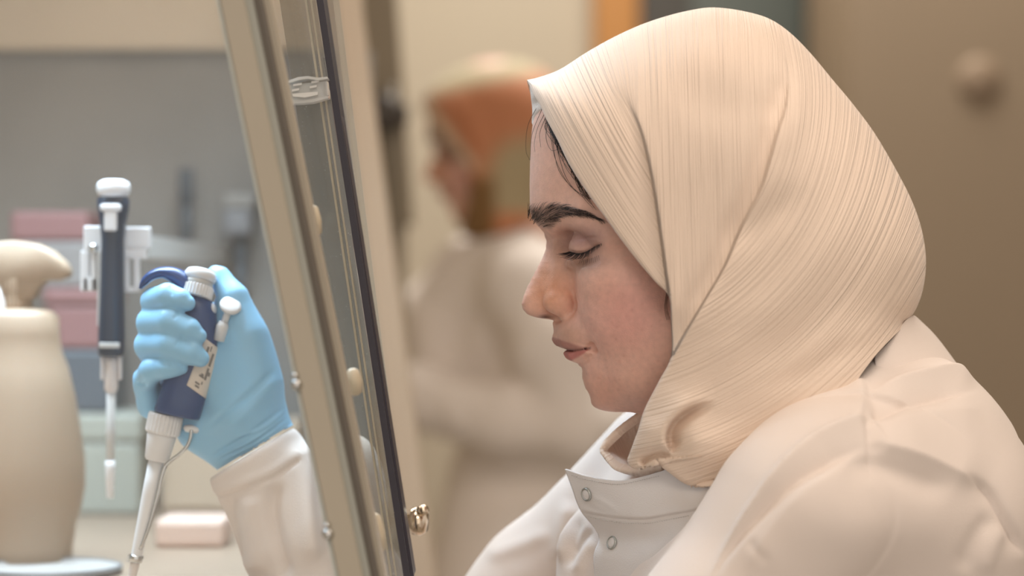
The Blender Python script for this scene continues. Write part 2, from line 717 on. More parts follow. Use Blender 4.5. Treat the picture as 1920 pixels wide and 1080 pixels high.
def detail_head(V, F):
    N = outward(V, F)
    t = np.abs(V[:, 2])
    px, py = seen(V, t)
    side = t > 30

    def crease(pts, amp, wd, mask=side, taper=True):
        sd, q = curve_dist(px, py, crom(pts, 8))
        a = amp * np.exp(-(sd / wd) ** 2)
        if taper:
            a *= np.sqrt(np.clip(np.sin(np.pi * np.clip(q, 0.02, 0.98)), 0, 1))
        return np.where(mask, a, 0)
    d = np.zeros(len(V))
    eye = side & (px < 1170) & (px > 1040) & (t > 55)
    d -= crease([(1062, 449), (1085, 448), (1105, 446), (1124, 444)], 2.2, 2.6, eye)
    sd, q = curve_dist(px, py, crom([(1062, 468), (1072, 473), (1085, 475), (1100, 472), (1114, 464), (1130, 457)], 8))
    under = np.where(eye & (q > 0.02) & (q < 0.98), sstep(sd * -1, -1, 2) if False else 0, 0)
    d -= np.where(eye, 4.5 * np.exp(-(sd / 3.2) ** 2) * np.clip(np.sin(np.pi * np.clip(q, 0.03, 0.97)) * 2, 0, 1), 0)
    d -= crease([(1076, 492), (1095, 499), (1120, 492)], 1.2, 4, eye)
    # fold from the wing of the nose, jaw softness
    d -= crease([(1071, 552), (1078, 567), (1077, 582), (1070, 592)], 3.0, 3.2, (t > 18) & (t < 120))
    d -= crease([(1083, 585), (1098, 612), (1114, 640), (1122, 660)], 2.0, 11, side)
    return V + N * d[:, None], N


HEAD_V, _ = detail_head(HEAD_V, HEAD_F)


def skin_tint(V):
    t = np.abs(V[:, 2])
    px, py = seen(V, t)
    base = np.array(lin(229, 186, 168))
    col = np.repeat(base[None], len(V), 0)

    def blend(c, a):
        nonlocal col
        a = np.clip(a, 0, 1)[:, None]
        col = col * (1 - a) + np.array(lin(c))[None] * a

    def blob(cx, cy, rx, ry, rot=0):
        ca, sa = math.cos(math.radians(rot)), math.sin(math.radians(rot))
        x, y = px - cx, py - cy
        u, v = x * ca + y * sa, -x * sa + y * ca
        return np.exp(-(u / rx) ** 2 - (v / ry) ** 2)
    blend((222, 164, 154), 0.8 * blob(1175, 590, 80, 85))          # cheek
    blend((208, 142, 104), 0.75 * blob(1030, 545, 42, 45))           # nose
    blend((214, 156, 136), 0.5 * blob(1125, 735, 50, 45))           # chin
    blend((160, 120, 96), 0.45 * blob(1062, 625, 26, 22))           # above the lip
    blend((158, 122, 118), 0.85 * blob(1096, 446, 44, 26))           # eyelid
    blend((128, 94, 78), 0.8 * blob(1100, 492, 38, 17, -8))       # below the eye: shadow painted into the skin colour
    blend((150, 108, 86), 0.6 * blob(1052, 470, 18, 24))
    # brow pigment
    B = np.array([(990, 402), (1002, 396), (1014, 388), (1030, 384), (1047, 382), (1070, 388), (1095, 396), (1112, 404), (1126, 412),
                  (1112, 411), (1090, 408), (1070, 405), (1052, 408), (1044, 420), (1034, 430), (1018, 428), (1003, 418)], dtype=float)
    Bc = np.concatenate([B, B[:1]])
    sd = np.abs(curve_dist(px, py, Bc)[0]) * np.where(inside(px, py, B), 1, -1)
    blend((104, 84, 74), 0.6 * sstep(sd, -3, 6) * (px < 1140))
    # lips
    U = np.array([(1030, 628), (1040, 633), (1060, 640), (1085, 648), (1105, 653), (1085, 656), (1060, 656), (1030, 655)], dtype=float)
    L = np.array([(1045, 654), (1060, 655), (1085, 656), (1106, 654), (1094, 664), (1078, 673), (1068, 679), (1050, 680)], dtype=float)
    for P, c in ((U, (172, 122, 112)), (L, (188, 112, 106))):
        sd = np.abs(curve_dist(px, py, np.concatenate([P, P[:1]]))[0]) * np.where(inside(px, py, P), 1, -1)
        blend(c, 0.9 * sstep(sd, -2.5, 3) * (px < 1115))
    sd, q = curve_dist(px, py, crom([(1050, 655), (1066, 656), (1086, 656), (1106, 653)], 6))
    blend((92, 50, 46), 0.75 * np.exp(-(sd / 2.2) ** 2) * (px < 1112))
    # lash line
    sd, q = curve_dist(px, py, crom([(1066, 472), (1075, 474.5), (1087, 476), (1101, 472), (1113, 465), (1122, 460)], 8))
    blend((38, 28, 26), 0.7 * np.exp(-(sd / 1.7) ** 2) * (t > 55) * (px < 1140))
    blend((70, 36, 28), 0.85 * np.exp(-((px - 1024) / 15) ** 2 - ((py - 595) / 5) ** 2) * (t < 62) * (t > 8))  # darkness of the nostril painted into the skin colour
    # small marks
    r = np.random.default_rng(3)
    for i in range(46):
        cx, cy = r.uniform(1095, 1250), r.uniform(560, 760)
        blend((176, 112, 96), r.uniform(0.08, 0.28) * np.exp(-((px - cx) ** 2 + (py - cy) ** 2) / r.uniform(4, 14)))
    return col


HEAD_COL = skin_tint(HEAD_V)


def skin_material():
    m = mat('skin', (214, 166, 138), rough=0.43, sss=0.12, spec=0.38)
    nt = m.node_tree
    b = nt.nodes['Principled BSDF']
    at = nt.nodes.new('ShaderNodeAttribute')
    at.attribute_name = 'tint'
    tc = nt.nodes.new('ShaderNodeTexCoord')
    n1 = nt.nodes.new('ShaderNodeTexNoise')
    n1.inputs['Scale'].default_value = 260
    n1.inputs['Detail'].default_value = 5
    nt.links.new(tc.outputs['Object'], n1.inputs['Vector'])
    mr = nt.nodes.new('ShaderNodeMapRange')
    mr.inputs[1].default_value = 0.3
    mr.inputs[2].default_value = 0.7
    mr.inputs[3].default_value = 0.93
    mr.inputs[4].default_value = 1.06
    nt.links.new(n1.outputs[0], mr.inputs[0])
    mx = nt.nodes.new('ShaderNodeVectorMath')
    mx.operation = 'SCALE'
    nt.links.new(at.outputs['Color'], mx.inputs[0])
    nt.links.new(mr.outputs[0], mx.inputs[3])
    nt.links.new(mx.outputs[0], b.inputs['Base Color'])
    v = nt.nodes.new('ShaderNodeTexVoronoi')
    v.inputs['Scale'].default_value = 1100
    nt.links.new(tc.outputs['Object'], v.inputs['Vector'])
    bp = nt.nodes.new('ShaderNodeBump')
    bp.inputs['Strength'].default_value = 0.22
    bp.inputs['Distance'].default_value = 0.0004
    nt.links.new(v.outputs[0], bp.inputs['Height'])
    nt.links.new(bp.outputs[0], b.inputs['Normal'])
    return m


SKIN = skin_material()
HAIR = mat('dark_hair', (48, 36, 32), rough=0.5)

sitter = thing('person', 'woman in a cream headscarf and white lab coat, eyes lowered, working with a blue pipette', 'person', tuple(W(1500, 1500, 0)))
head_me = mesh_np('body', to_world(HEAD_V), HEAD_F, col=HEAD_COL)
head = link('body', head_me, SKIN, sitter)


class Surface:
    """nearest skin point for a picture position (near side)"""

    def __init__(self, V):
        m = (V[:, 2] > -5) & (V[:, 0] < 1300)
        self.V = V[m]
        self.px, self.py = seen(self.V)

    def __call__(self, x, y, lift=0.6):
        d = (self.px - x) ** 2 + (self.py - y) ** 2
        i = np.argsort(d)[:14]
        i = i[d[i] < d[i[0]] + 30]
        j = i[np.argmax(self.V[i, 2])]
        return self.V[j, 2] + lift


HEAD_S = Surface(HEAD_V)


def hair_tube(mb, pts, r0, r1, n=4):
    P = crom(np.array(pts), 5)
    r = np.linspace(r0, r1, len(P))
    mb.tube([W(*p) for p in P], [v * S for v in r], n=n, caps=False)


def build_brow():
    mb = MB()
    r = random.Random(5)
    mid = crom([(988, 404), (1000, 407), (1018, 408), (1034, 402), (1052, 396), (1075, 397), (1098, 402), (1126, 411)], 10)
    hw = np.interp(np.linspace(0, 1, len(mid)), [0, .12, .3, .45, .6, .8, 1], [9, 13, 19, 14, 8, 4.5, 0.8])
    for i in range(270):
        q = r.random() ** 0.95
        j = int(q * (len(mid) - 1))
        x, y = mid[j]
        o = r.uniform(-1, 1) * hw[j]
        x += r.uniform(-3, 3)
        y += o
        # direction: upright near the nose, lying along the arch outside
        ang = np.interp(q, [0, .2, .45, 1], [-105, -70, -28, 14]) + o * 1.0 + r.uniform(-12, 12)
        L = np.interp(q, [0, .3, 1], [14, 19, 15]) * r.uniform(.7, 1.15)
        pts = []
        for k in range(4):
            u = k / 3
            a = math.radians(ang + 22 * u)
            xx, yy = x + math.cos(a) * L * u, y + math.sin(a) * L * u
            if q < 0.1:
                xx = max(xx, 990)
            pts.append((xx, yy, HEAD_S(xx, yy, 0.8 + 1.6 * u * (1 - u) * 4)))
        hair_tube(mb, pts, 0.52, 0.2, 3)
    o = mb.build('eyebrow', HAIR, sitter)
    o['kind'] = 'stuff'


def build_lashes():
    mb = MB()
    r = random.Random(8)
    line = crom([(1068, 473), (1076, 475), (1088, 476), (1101, 472), (1114, 464), (1127, 458)], 8)
    n = 34
    for i in range(n):
        q = i / (n - 1)
        x, y = line[int(q * (len(line) - 1))]
        t = HEAD_S(x, y, 1)
        # upper lashes sweep forwards and outwards, those of the outer corner hang down
        L = np.interp(q, [0, .3, .6, 1], [24, 27, 19, 5]) * r.uniform(.8, 1.1)
        dx, dy = np.interp(q, [0, .35, .7, 1], [-1.0, -.75, -.25, .25]), np.interp(q, [0, .35, .7, 1], [.12, .55, .9, .7])
        pts = [(x, y - 1, t), (x + dx * L * .35, y + dy * L * .45, t + 5), (x + dx * L * .72, y + dy * L * .75, t + 9), (x + dx * L, y + dy * L * .85, t + 10)]
        hair_tube(mb, pts, 0.75, 0.2, 4)
    for i in range(11):
        q = i / 10
        x, y = 1088 + 34 * q, 487 - 8 * q ** 2
        t = HEAD_S(x, y, 0.6)
        L = r.uniform(7, 11)
        hair_tube(mb, [(x, y, t), (x - 1 + 2 * q, y + L * .6, t + 3), (x - 3 + 5 * q, y + L, t + 3)], 0.4, 0.15, 3)
    # the rim of the lid
    hair_tube(mb, [(p[0], p[1], HEAD_S(p[0], p[1], 0.2)) for p in line[:-9:4]], 0.8, 0.8, 5)
    o = mb.build('eyelashes', mat('lash', (24, 18, 18), rough=0.4), sitter)
    o['kind'] = 'stuff'


def build_hair():
    mb = MB()
    r = random.Random(21)
    edge = crom([(1012, 200), (1024, 228), (1044, 268), (1066, 313), (1098, 366)], 8)
    for i in range(70):
        q = r.random()
        x, y = edge[int(q * (len(edge) - 1))]
        L = r.uniform(40, 110) * (1 - 0.4 * q)
        sp = r.uniform(-1, 1) ** 3
        pts = []
        for k in range(5):
            u = k / 4
            xx = x + 10 - r.uniform(0, 2) + L * 0.42 * u - 14 * math.sin(u * 3.0) * (0.6 + sp * 0.8) * (1 - q * .5)
            yy = y + L * 0.9 * u
            pts.append((xx, yy, HEAD_S(xx, yy, 3 + 2.5 * math.sin(u * 3))))
        hair_tube(mb, pts, 0.75, 0.3, 3)
    for pts in ([(1020, 215), (1008, 240), (1002, 268), (1003, 285)], [(1016, 205), (1002, 238), (996, 262), (994, 300)],
                [(1030, 240), (1042, 300), (1072, 352), (1112, 374)], [(1034, 250), (1048, 320), (1086, 362), (1118, 376)],
                [(1026, 228), (1024, 260), (1034, 282), (1050, 278)], [(1010, 195), (990, 235), (986, 280), (993, 300)],
                [(1040, 262), (1060, 330), (1088, 366), (1108, 374)], [(1022, 222), (1012, 250), (1014, 276)]):
        P = []
        for x, y in pts:
            P.append((x, y, max(HEAD_S(x, y, 3), 6)))
        hair_tube(mb, P, 0.5, 0.25, 4)
    for k in range(3):
        hair_tube(mb, [(1250 + k * 2, 548, HEAD_S(1245, 550, 4)), (1246 + 2 * k, 575, HEAD_S(1240, 580, 3)), (1250 + 3 * k, 600, HEAD_S(1244, 600, 3))], 0.6, 0.3, 3)
    o = mb.build('hair', HAIR, sitter)
    o['kind'] = 'stuff'


build_brow()
build_lashes()
build_hair()
# ------------------------------------------------------------------ headscarf
SC_OUT = [(988, 150), (1010, 145), (1050, 130), (1100, 98), (1150, 70), (1200, 47), (1250, 30), (1300, 18), (1340, 14), (1390, 20), (1440, 34), (1480, 60),
          (1520, 100), (1560, 148), (1600, 196), (1640, 250), (1680, 318), (1710, 377), (1728, 430), (1736, 482), (1733, 530), (1721, 572), (1700, 605)]
SC_BACK = SC_OUT + [(1664, 642), (1634, 676), (1606, 716), (1580, 770), (1520, 840), (1440, 896), (1384, 914), (1338, 905)]
SC_FRONT = [(988, 150), (1000, 176), (1014, 200), (1025, 225), (1045, 262), (1067, 308), (1100, 360), (1140, 415), (1165, 450), (1200, 495), (1230, 530),
            (1254, 557), (1258, 610), (1258, 668), (1235, 715), (1208, 768), (1195, 810), (1181, 848), (1176, 864), (1182, 875), (1197, 879), (1214, 872), (1232, 862),
            (1240, 875), (1254, 886), (1280, 905), (1299, 911), (1320, 905), (1338, 901)]
SC_SHAPE = [(1740, 720), (1700, 900), (1560, 1040), (1300, 1040), (1150, 930), (1100, 800), (1080, 710), (1020, 630), (985, 570), (1000, 450), (980, 330)]
FOLD_B = crom([(1168, 165), (1186, 205), (1205, 255), (1222, 330), (1236, 420), (1247, 500), (1256, 570), (1259, 640)], 6)
FOLD_C = crom([(1462, 70), (1474, 120), (1477, 170), (1470, 212), (1455, 258), (1431, 341), (1413, 381), (1387, 432), (1358, 500), (1323, 560), (1285, 624), (1258, 672), (1235, 715)], 6)
KNOT = crom([(1345, 752), (1317, 756), (1296, 762), (1274, 776), (1256, 797), (1250, 818), (1254, 838), (1264, 853)], 6)


def bump_along(px, py, pts, amp, wl, wr, ends=(0.4, 0.4)):
    """ridge (amp>0) or hollow with a different width on each side"""
    sd, q = curve_dist(px, py, crom(pts, 6))
    wd = np.where(sd > 0, wr, wl)
    a = amp * np.exp(-(sd / wd) ** 2)
    return a * sstep(q, -0.001, ends[0]) * (1 - sstep(q, 1 - ends[1], 1.001))


def scarf_mesh(front, back, sil, shape, nu, nv, H, R, detail=None, mirror=True, rollw=9.0):
    # bring both borders to the same number of stations
    Fp, Bp = resample(crom(front, 5), nv), resample(crom(back, 5), nv)
    u = 1 - (1 - np.linspace(0, 1, nu)) ** 1.7
    # a little finer beside the front hem as well
    u = u * 0.85 + 0.15 * u ** 2
    X = Fp[:, None, 0] * (1 - u) + Bp[:, None, 0] * u
    Y = Fp[:, None, 1] * (1 - u) + Bp[:, None, 1] * u
    x, y = X.ravel(), Y.ravel()
    # the outline follows exactly the stations of the back border where it is the silhouette
    js = int(np.argmin(np.linalg.norm(Bp - np.array(sil), axis=1)))
    d = inflate_dist(x, y, np.concatenate([Bp[:js + 1], crom(shape, 4)]))
    q = np.clip(d / R, 0, 1)
    h = H * np.sqrt(np.maximum(1 - (1 - q) ** 2, 0))
    if detail:
        h = h + detail(x, y, h, d)
    df = np.abs(curve_dist(x, y, crom(front, 3))[0])
    h = h - rollw * (1 - np.sqrt(np.clip(1 - (1 - np.clip(df / rollw, 0, 1)) ** 2, 0, 1))) * (h > rollw)
    h = np.maximum(h, 0)
    h.reshape(nv, nu)[:js + 1, -1] = 0
    h.reshape(nv, nu)[0, :] = 0
    V = np.stack([x, y, h], 1)
    # positions were given as seen: bring them to their true place
    k = (DU - h) / DU
    V[:, 0] = 960 + (x - 960) * k
    V[:, 1] = 540 + (y - 540) * k
    I = np.arange(nv * nu).reshape(nv, nu)
    Fc = np.stack([I[:-1, :-1], I[1:, :-1], I[1:, 1:], I[:-1, 1:]], -1).reshape(-1, 4)
    if mirror:
        V2 = V.copy()
        V2[:, 2] *= -1
        n = len(V)
        vv = np.repeat(np.linspace(0, 1, nv), nu)
        uu = np.tile(u, nv)
        V2[:, 0] += 46 * (1 - uu) ** 2 * sstep(vv, 0.0, 0.25)
        mpv = np.arange(n) + n
        on0 = np.zeros((nv, nu), dtype=bool)
        on0[:js + 1, -1] = True
        mpv[on0.ravel()] = np.arange(n)[on0.ravel()]
        Fc = np.concatenate([Fc, mpv[Fc[:, ::-1]]])
        V = np.concatenate([V, V2])
    return V, Fc, x, y


def scarf_detail(x, y, h, d):
    out = np.zeros(len(x))
    near = sstep(d, 4, 60)
    sb, qb = curve_dist(x, y, FOLD_B)
    inb = (qb > 0.0) & (qb < 1)
    a = 15 * sstep(qb, 0.0, 0.4) * (1 - sstep(qb, 0.86, 1.0))
    # B lies over A: a lip, then a slow fall on its right
    out += np.where(inb, a * sstep(sb, -3, 3) * np.exp(-np.maximum(sb, 0) / 90), 0)
    out -= np.where(inb, 7 * sstep(qb, 0, .3) * (1 - sstep(qb, 0.8, 1.0)) * np.exp(-((sb + 12) / 14) ** 2), 0)
    sc_, qc = curve_dist(x, y, FOLD_C)
    a = 22 * sstep(qc, 0.06, 0.32) * (1 - sstep(qc, 0.8, 1.0))
    out += np.where((qc > 0) & (qc < 1), a * sstep(sc_, -3, 3) * np.exp(-np.maximum(sc_, 0) / 160), 0)
    out -= np.where((qc > 0) & (qc < 1), 8 * sstep(qc, 0.03, .3) * (1 - sstep(qc, 0.75, 1.0)) * np.exp(-((sc_ + 16) / 20) ** 2), 0)
    # soft drape
    out += near * bump_along(x, y, [(1500, 90), (1497, 150), (1490, 215), (1462, 300)], 9, 26, 30)
    out -= near * bump_along(x, y, [(1475, 130), (1462, 170), (1440, 240)], 8, 26, 16)
    out -= near * bump_along(x, y, [(1250, 205), (1310, 190), (1380, 200), (1450, 175)], 7, 46, 52)
    out += near * bump_along(x, y, [(1240, 120), (1330, 100), (1430, 110)], 6, 50, 50)
    out -= near * bump_along(x, y, [(1330, 470), (1450, 400), (1520, 330)], 9, 34, 34)
    out += near * bump_along(x, y, [(1300, 690), (1430, 600), (1560, 450), (1610, 320)], 8, 40, 46)
    out -= near * bump_along(x, y, [(1350, 700), (1480, 640), (1620, 520)], 6, 30, 40)
    out -= near * bump_along(x, y, [(1660, 560), (1690, 540), (1715, 480)], 7, 22, 24)
    out += near * bump_along(x, y, [(1560, 660), (1640, 610), (1700, 540)], 5, 24, 20)
    out -= near * bump_along(x, y, [(1420, 740), (1530, 690), (1640, 610)], 7, 24, 22)
    # tuck below the chin
    sk, qk = curve_dist(x, y, KNOT)
    inn = sstep(qk, 0.0, 0.45) * (1 - sstep(qk, 0.85, 1.0))
    out += np.where((qk > 0) & (qk < 1), inn * 32 * sstep(-sk, -1.5, 2.5) * np.exp(-np.maximum(-sk, 0) / 34), 0)
    out -= inn * 34 * np.exp(-((sk - 8) / 11) ** 2) * np.where((qk > 0) & (qk < 1), 1, 0)
    out += bump_along(x, y, [(1310, 770), (1308, 840), (1316, 900)], 20, 34, 60, (.5, .4))
    out += bump_along(x, y, [(1222, 770), (1212, 830), (1205, 870)], 10, 24, 26)
    out -= bump_along(x, y, [(1203, 876), (1214, 862), (1236, 853), (1262, 856)], 28, 5, 10, (.2, .3))
    return out


def scarf_uv(x, y):
    """across the pleats, along the pleats; one direction for each layer of the cloth"""
    sb = curve_dist(x, y, np.concatenate([[[1150, -80]], FOLD_B, [[1262, 900]]]))[0]
    sc_ = curve_dist(x, y, np.concatenate([[[1380, -80]], FOLD_C[:-7], [[1212, 705], [1120, 850], [1060, 1000]]]))[0]
    inC = sc_ > 0
    inA = (sb < 0) & ~inC
    ca = (0.90 * x - 0.42 * y - 0.00035 * (y - 150) ** 2 + 163, 0.42 * x + 0.9 * y)
    cb = (x - 0.03 * y, y)
    r = np.hypot(x - 1080, y - 180)
    th = np.arctan2(y - 180, x - 1080)
    cc = (r, th * 400)
    wb = 2 + 90 * (1 - sstep(y, 60, 230))
    wc = 2 + 60 * (1 - sstep(y, 20, 130))
    mB = sstep(sb / wb, -1, 1)
    mC = sstep(sc_ / wc, -1, 1)
    u = (ca[0] * (1 - mB) + cb[0] * mB) * (1 - mC) + (cc[0] + 1069) * mC
    v = (ca[1] * (1 - mB) + cb[1] * mB) * (1 - mC) + cc[1] * mC
    return np.stack([u, v], 1)


def cloth_ribs(name, rgb, rough=0.75, sheen=0.25, strength=0.5, dist=0.0006):
    m = bpy.data.materials.new(name)
    m.use_nodes = True
    nt = m.node_tree
    b = nt.nodes['Principled BSDF']
    b.inputs['Roughness'].default_value = rough
    b.inputs['Sheen Weight'].default_value = sheen
    b.inputs['Specular IOR Level'].default_value = 0.25
    b.inputs['Base Color'].default_value = lin(rgb) + (1,)
    uv = nt.nodes.new('ShaderNodeUVMap')

    def noise(su, sv, detail, rough_=0.5):
        mp = nt.nodes.new('ShaderNodeMapping')
        mp.inputs['Scale'].default_value = (su, sv, 1)
        nt.links.new(uv.outputs[0], mp.inputs[0])
        n = nt.nodes.new('ShaderNodeTexNoise')
        n.noise_dimensions = '2D'
        n.inputs['Scale'].default_value = 1.0
        n.inputs['Detail'].default_value = detail
        n.inputs['Roughness'].default_value = rough_
        nt.links.new(mp.outputs[0], n.inputs['Vector'])
        return n
    n1 = noise(0.19, 0.0022, 2.0, 0.5)
    n2 = noise(0.05, 0.003, 1.0)
    n3 = noise(0.5, 0.22, 2.0)
    ad = nt.nodes.new('ShaderNodeMath')
    ad.operation = 'MULTIPLY_ADD'
    ad.inputs[1].default_value = 0.45
    nt.links.new(n2.outputs[0], ad.inputs[0])
    nt.links.new(n1.outputs[0], ad.inputs[2])
    ad2 = nt.nodes.new('ShaderNodeMath')
    ad2.operation = 'MULTIPLY_ADD'
    ad2.inputs[1].default_value = 0.10
    nt.links.new(n3.outputs[0], ad2.inputs[0])
    nt.links.new(ad.outputs[0], ad2.inputs[2])
    bp = nt.nodes.new('ShaderNodeBump')
    bp.inputs['Strength'].default_value = strength
    bp.inputs['Distance'].default_value = dist
    nt.links.new(ad2.outputs[0], bp.inputs['Height'])
    nt.links.new(bp.outputs[0], b.inputs['Normal'])
    return m


SCARF_M = cloth_ribs('cream_pleated_cloth', (236, 215, 197), strength=1.0, dist=0.0012)
V, Fc, sx_, sy_ = scarf_mesh(SC_FRONT, SC_BACK, (1700, 605), SC_SHAPE, 260, 560, 262, 228, scarf_detail)
Fc = fix_order(V, Fc)
uv = scarf_uv(sx_, sy_)
scarf = link('headscarf', mesh_np('headscarf', to_world(V), Fc, uv=np.concatenate([uv, uv])), SCARF_M, sitter)
md = scarf.modifiers.new('thickness', 'SOLIDIFY')
md.thickness = 0.0011
md.offset = -1
SCARF_V, SCARF_F = V, Fc


def patch(name, rows, m, parent, nu=40, nv=40, thick=0.0012, uvs=(1, 1), detail=None, subd=None, swap=False):
    """smooth sheet through rows of (px,py,t)"""
    P = np.array(rows, dtype=float)
    A = np.stack([resample_param(crom(r, 10), nu) for r in P])
    B = np.stack([resample_param(crom(A[:, j], 10), nv) for j in range(nu)], 1)
    G = B.reshape(-1, 3)
    if detail is not None:
        G = G.copy()
        G[:, 2] += detail(G[:, 0], G[:, 1])
    T = np.stack([np.array(Q(*p)) for p in G])
    I = np.arange(nv * nu).reshape(nv, nu)
    Fq = np.stack([I[:-1, :-1], I[1:, :-1], I[1:, 1:], I[:-1, 1:]], -1).reshape(-1, 4)
    if swap:
        Fq = Fq[:, ::-1]
    gu, gv = np.meshgrid(np.linspace(0, 1, nu), np.linspace(0, 1, nv))
    uvc = np.stack([gu.ravel() * uvs[0], gv.ravel() * uvs[1]], 1)
    if uvs[0] < 0:
        uvc = np.stack([gv.ravel() * uvs[1], gu.ravel() * -uvs[0]], 1)
    o = link(name, mesh_np(name, to_world(T), Fq, uv=uvc), m, parent)
    if thick:
        md = o.modifiers.new('thickness', 'SOLIDIFY')
        md.thickness = thick
        md.offset = -1
    return o


def resample_param(P, n):
    q = np.linspace(0, len(P) - 1, n)
    k = np.arange(len(P))
    return np.stack([np.interp(q, k, P[:, d]) for d in range(P.shape[1])], 1)


# the lower layer that comes out of the tuck, and the loop on the far side of the neck
patch('scarf_end', [[(1222, 872, 106), (1240, 880, 116), (1256, 892, 124), (1300, 900, 128)],
                    [(1232, 890, 112), (1256, 908, 128), (1284, 922, 138), (1330, 915, 145)],
                    [(1240, 912, 112), (1266, 936, 130), (1298, 949, 144), (1350, 938, 150)],
                    [(1244, 917, 100), (1269, 941, 118), (1300, 955, 132), (1354, 944, 140)]], SCARF_M, scarf, uvs=(-50, 110))
patch('scarf_loop', [[(1245, 745, -20), (1200, 775, -40), (1158, 806, -40), (1130, 836, -20), (1136, 858, 10), (1160, 880, 40), (1200, 890, 75), (1245, 885, 110)],
                     [(1245, 748, 5), (1202, 775, -10), (1160, 806, -6), (1129, 841, 8), (1140, 860, 30), (1158, 879, 58), (1200, 884, 92), (1245, 878, 122)],
                     [(1247, 760, 0), (1206, 785, -14), (1168, 814, -8), (1138, 843, 2), (1146, 856, 20), (1166, 872, 46), (1204, 876, 82), (1245, 870, 114)]],
      SCARF_M, scarf, nu=60, nv=16, uvs=(160, 30))
patch('scarf_lining', [[(1260, 740, -90), (1206, 775, -90), (1160, 806, -100), (1130, 838, -60)],
                       [(1265, 790, -100), (1215, 820, -105), (1176, 842, -115), (1134, 852, -50)],
                       [(1275, 850, -80), (1228, 872, -80), (1192, 884, -70), (1150, 876, -20)]], SCARF_M, scarf, uvs=(160, 90))
UNDER_M = mat('white_mesh_cap', (226, 214, 204), rough=0.8, bump=(900, 0.5))
patch('under_cap', [[(992, 150, 0), (1000, 160, 26), (1015, 175, 60), (1040, 200, 100)],
                    [(995, 178, 2), (1004, 184, 28), (1018, 198, 55), (1048, 235, 100)],
                    [(998, 206, 4), (1003, 210, 22), (1014, 218, 46), (1052, 258, 98)],
                    [(997, 230, 2), (1000, 236, 10), (1012, 240, 34), (1050, 276, 92)]], UNDER_M, scarf, nu=30, nv=30, thick=0.0008,
      detail=lambda x, y: 2.5 * np.sin(y * 0.22 + x * .1))
# ------------------------------------------------------------------ lab coat
COAT_M = mat('white_coat_cloth', (228, 215, 206), rough=0.8, sheen=0.15, spec=0.2, bump=(1400, 0.25))


def coat_field():
    f = Field((760, 560, -760), (2120, 1480, 560), 5.5)
    f.ell((1640, 850, -20), (232, 215, 270), 0)
    f.ell((1690, 975, 0), (262, 270, 345), 60)
    f.ell((1560, 1230, 0), (400, 380, 345), 80)
    f.ell((1360, 1130, -60), (230, 330, 330), 90)                         # chest
    f.chain([(1585, 905, 120, 175), (1560, 930, 260, 165), (1500, 975, 325, 150), (1335, 1195, 350, 142), (1180, 1420, 330, 130)], 120)   # near arm
    f.chain([(1400, 900, -240, 150), (1255, 885, -310, 138), (1172, 992, -350, 150), (1030, 1112, -420, 150), (850, 1300, -440, 130)], 50)   # far arm
    f.chain([(1250, 930, -180, 110), (1150, 1040, -120, 100), (1130, 1200, -60, 100)], 60)   # breast of the coat
    return f


cf = coat_field()
# room for the neck: a tapering well above the collar line
cf.chain([(1380, 560, 0, 200), (1330, 700, 20, 190), (1270, 860, 40, 150), (1240, 960, 110, 95)], 12, op='s')
cf.ell((1210, 905, 120), (120, 110, 160), 20, op='s')
COAT_V, COAT_F = cf.mesh(6)
COAT_F = fix_order(COAT_V, COAT_F)


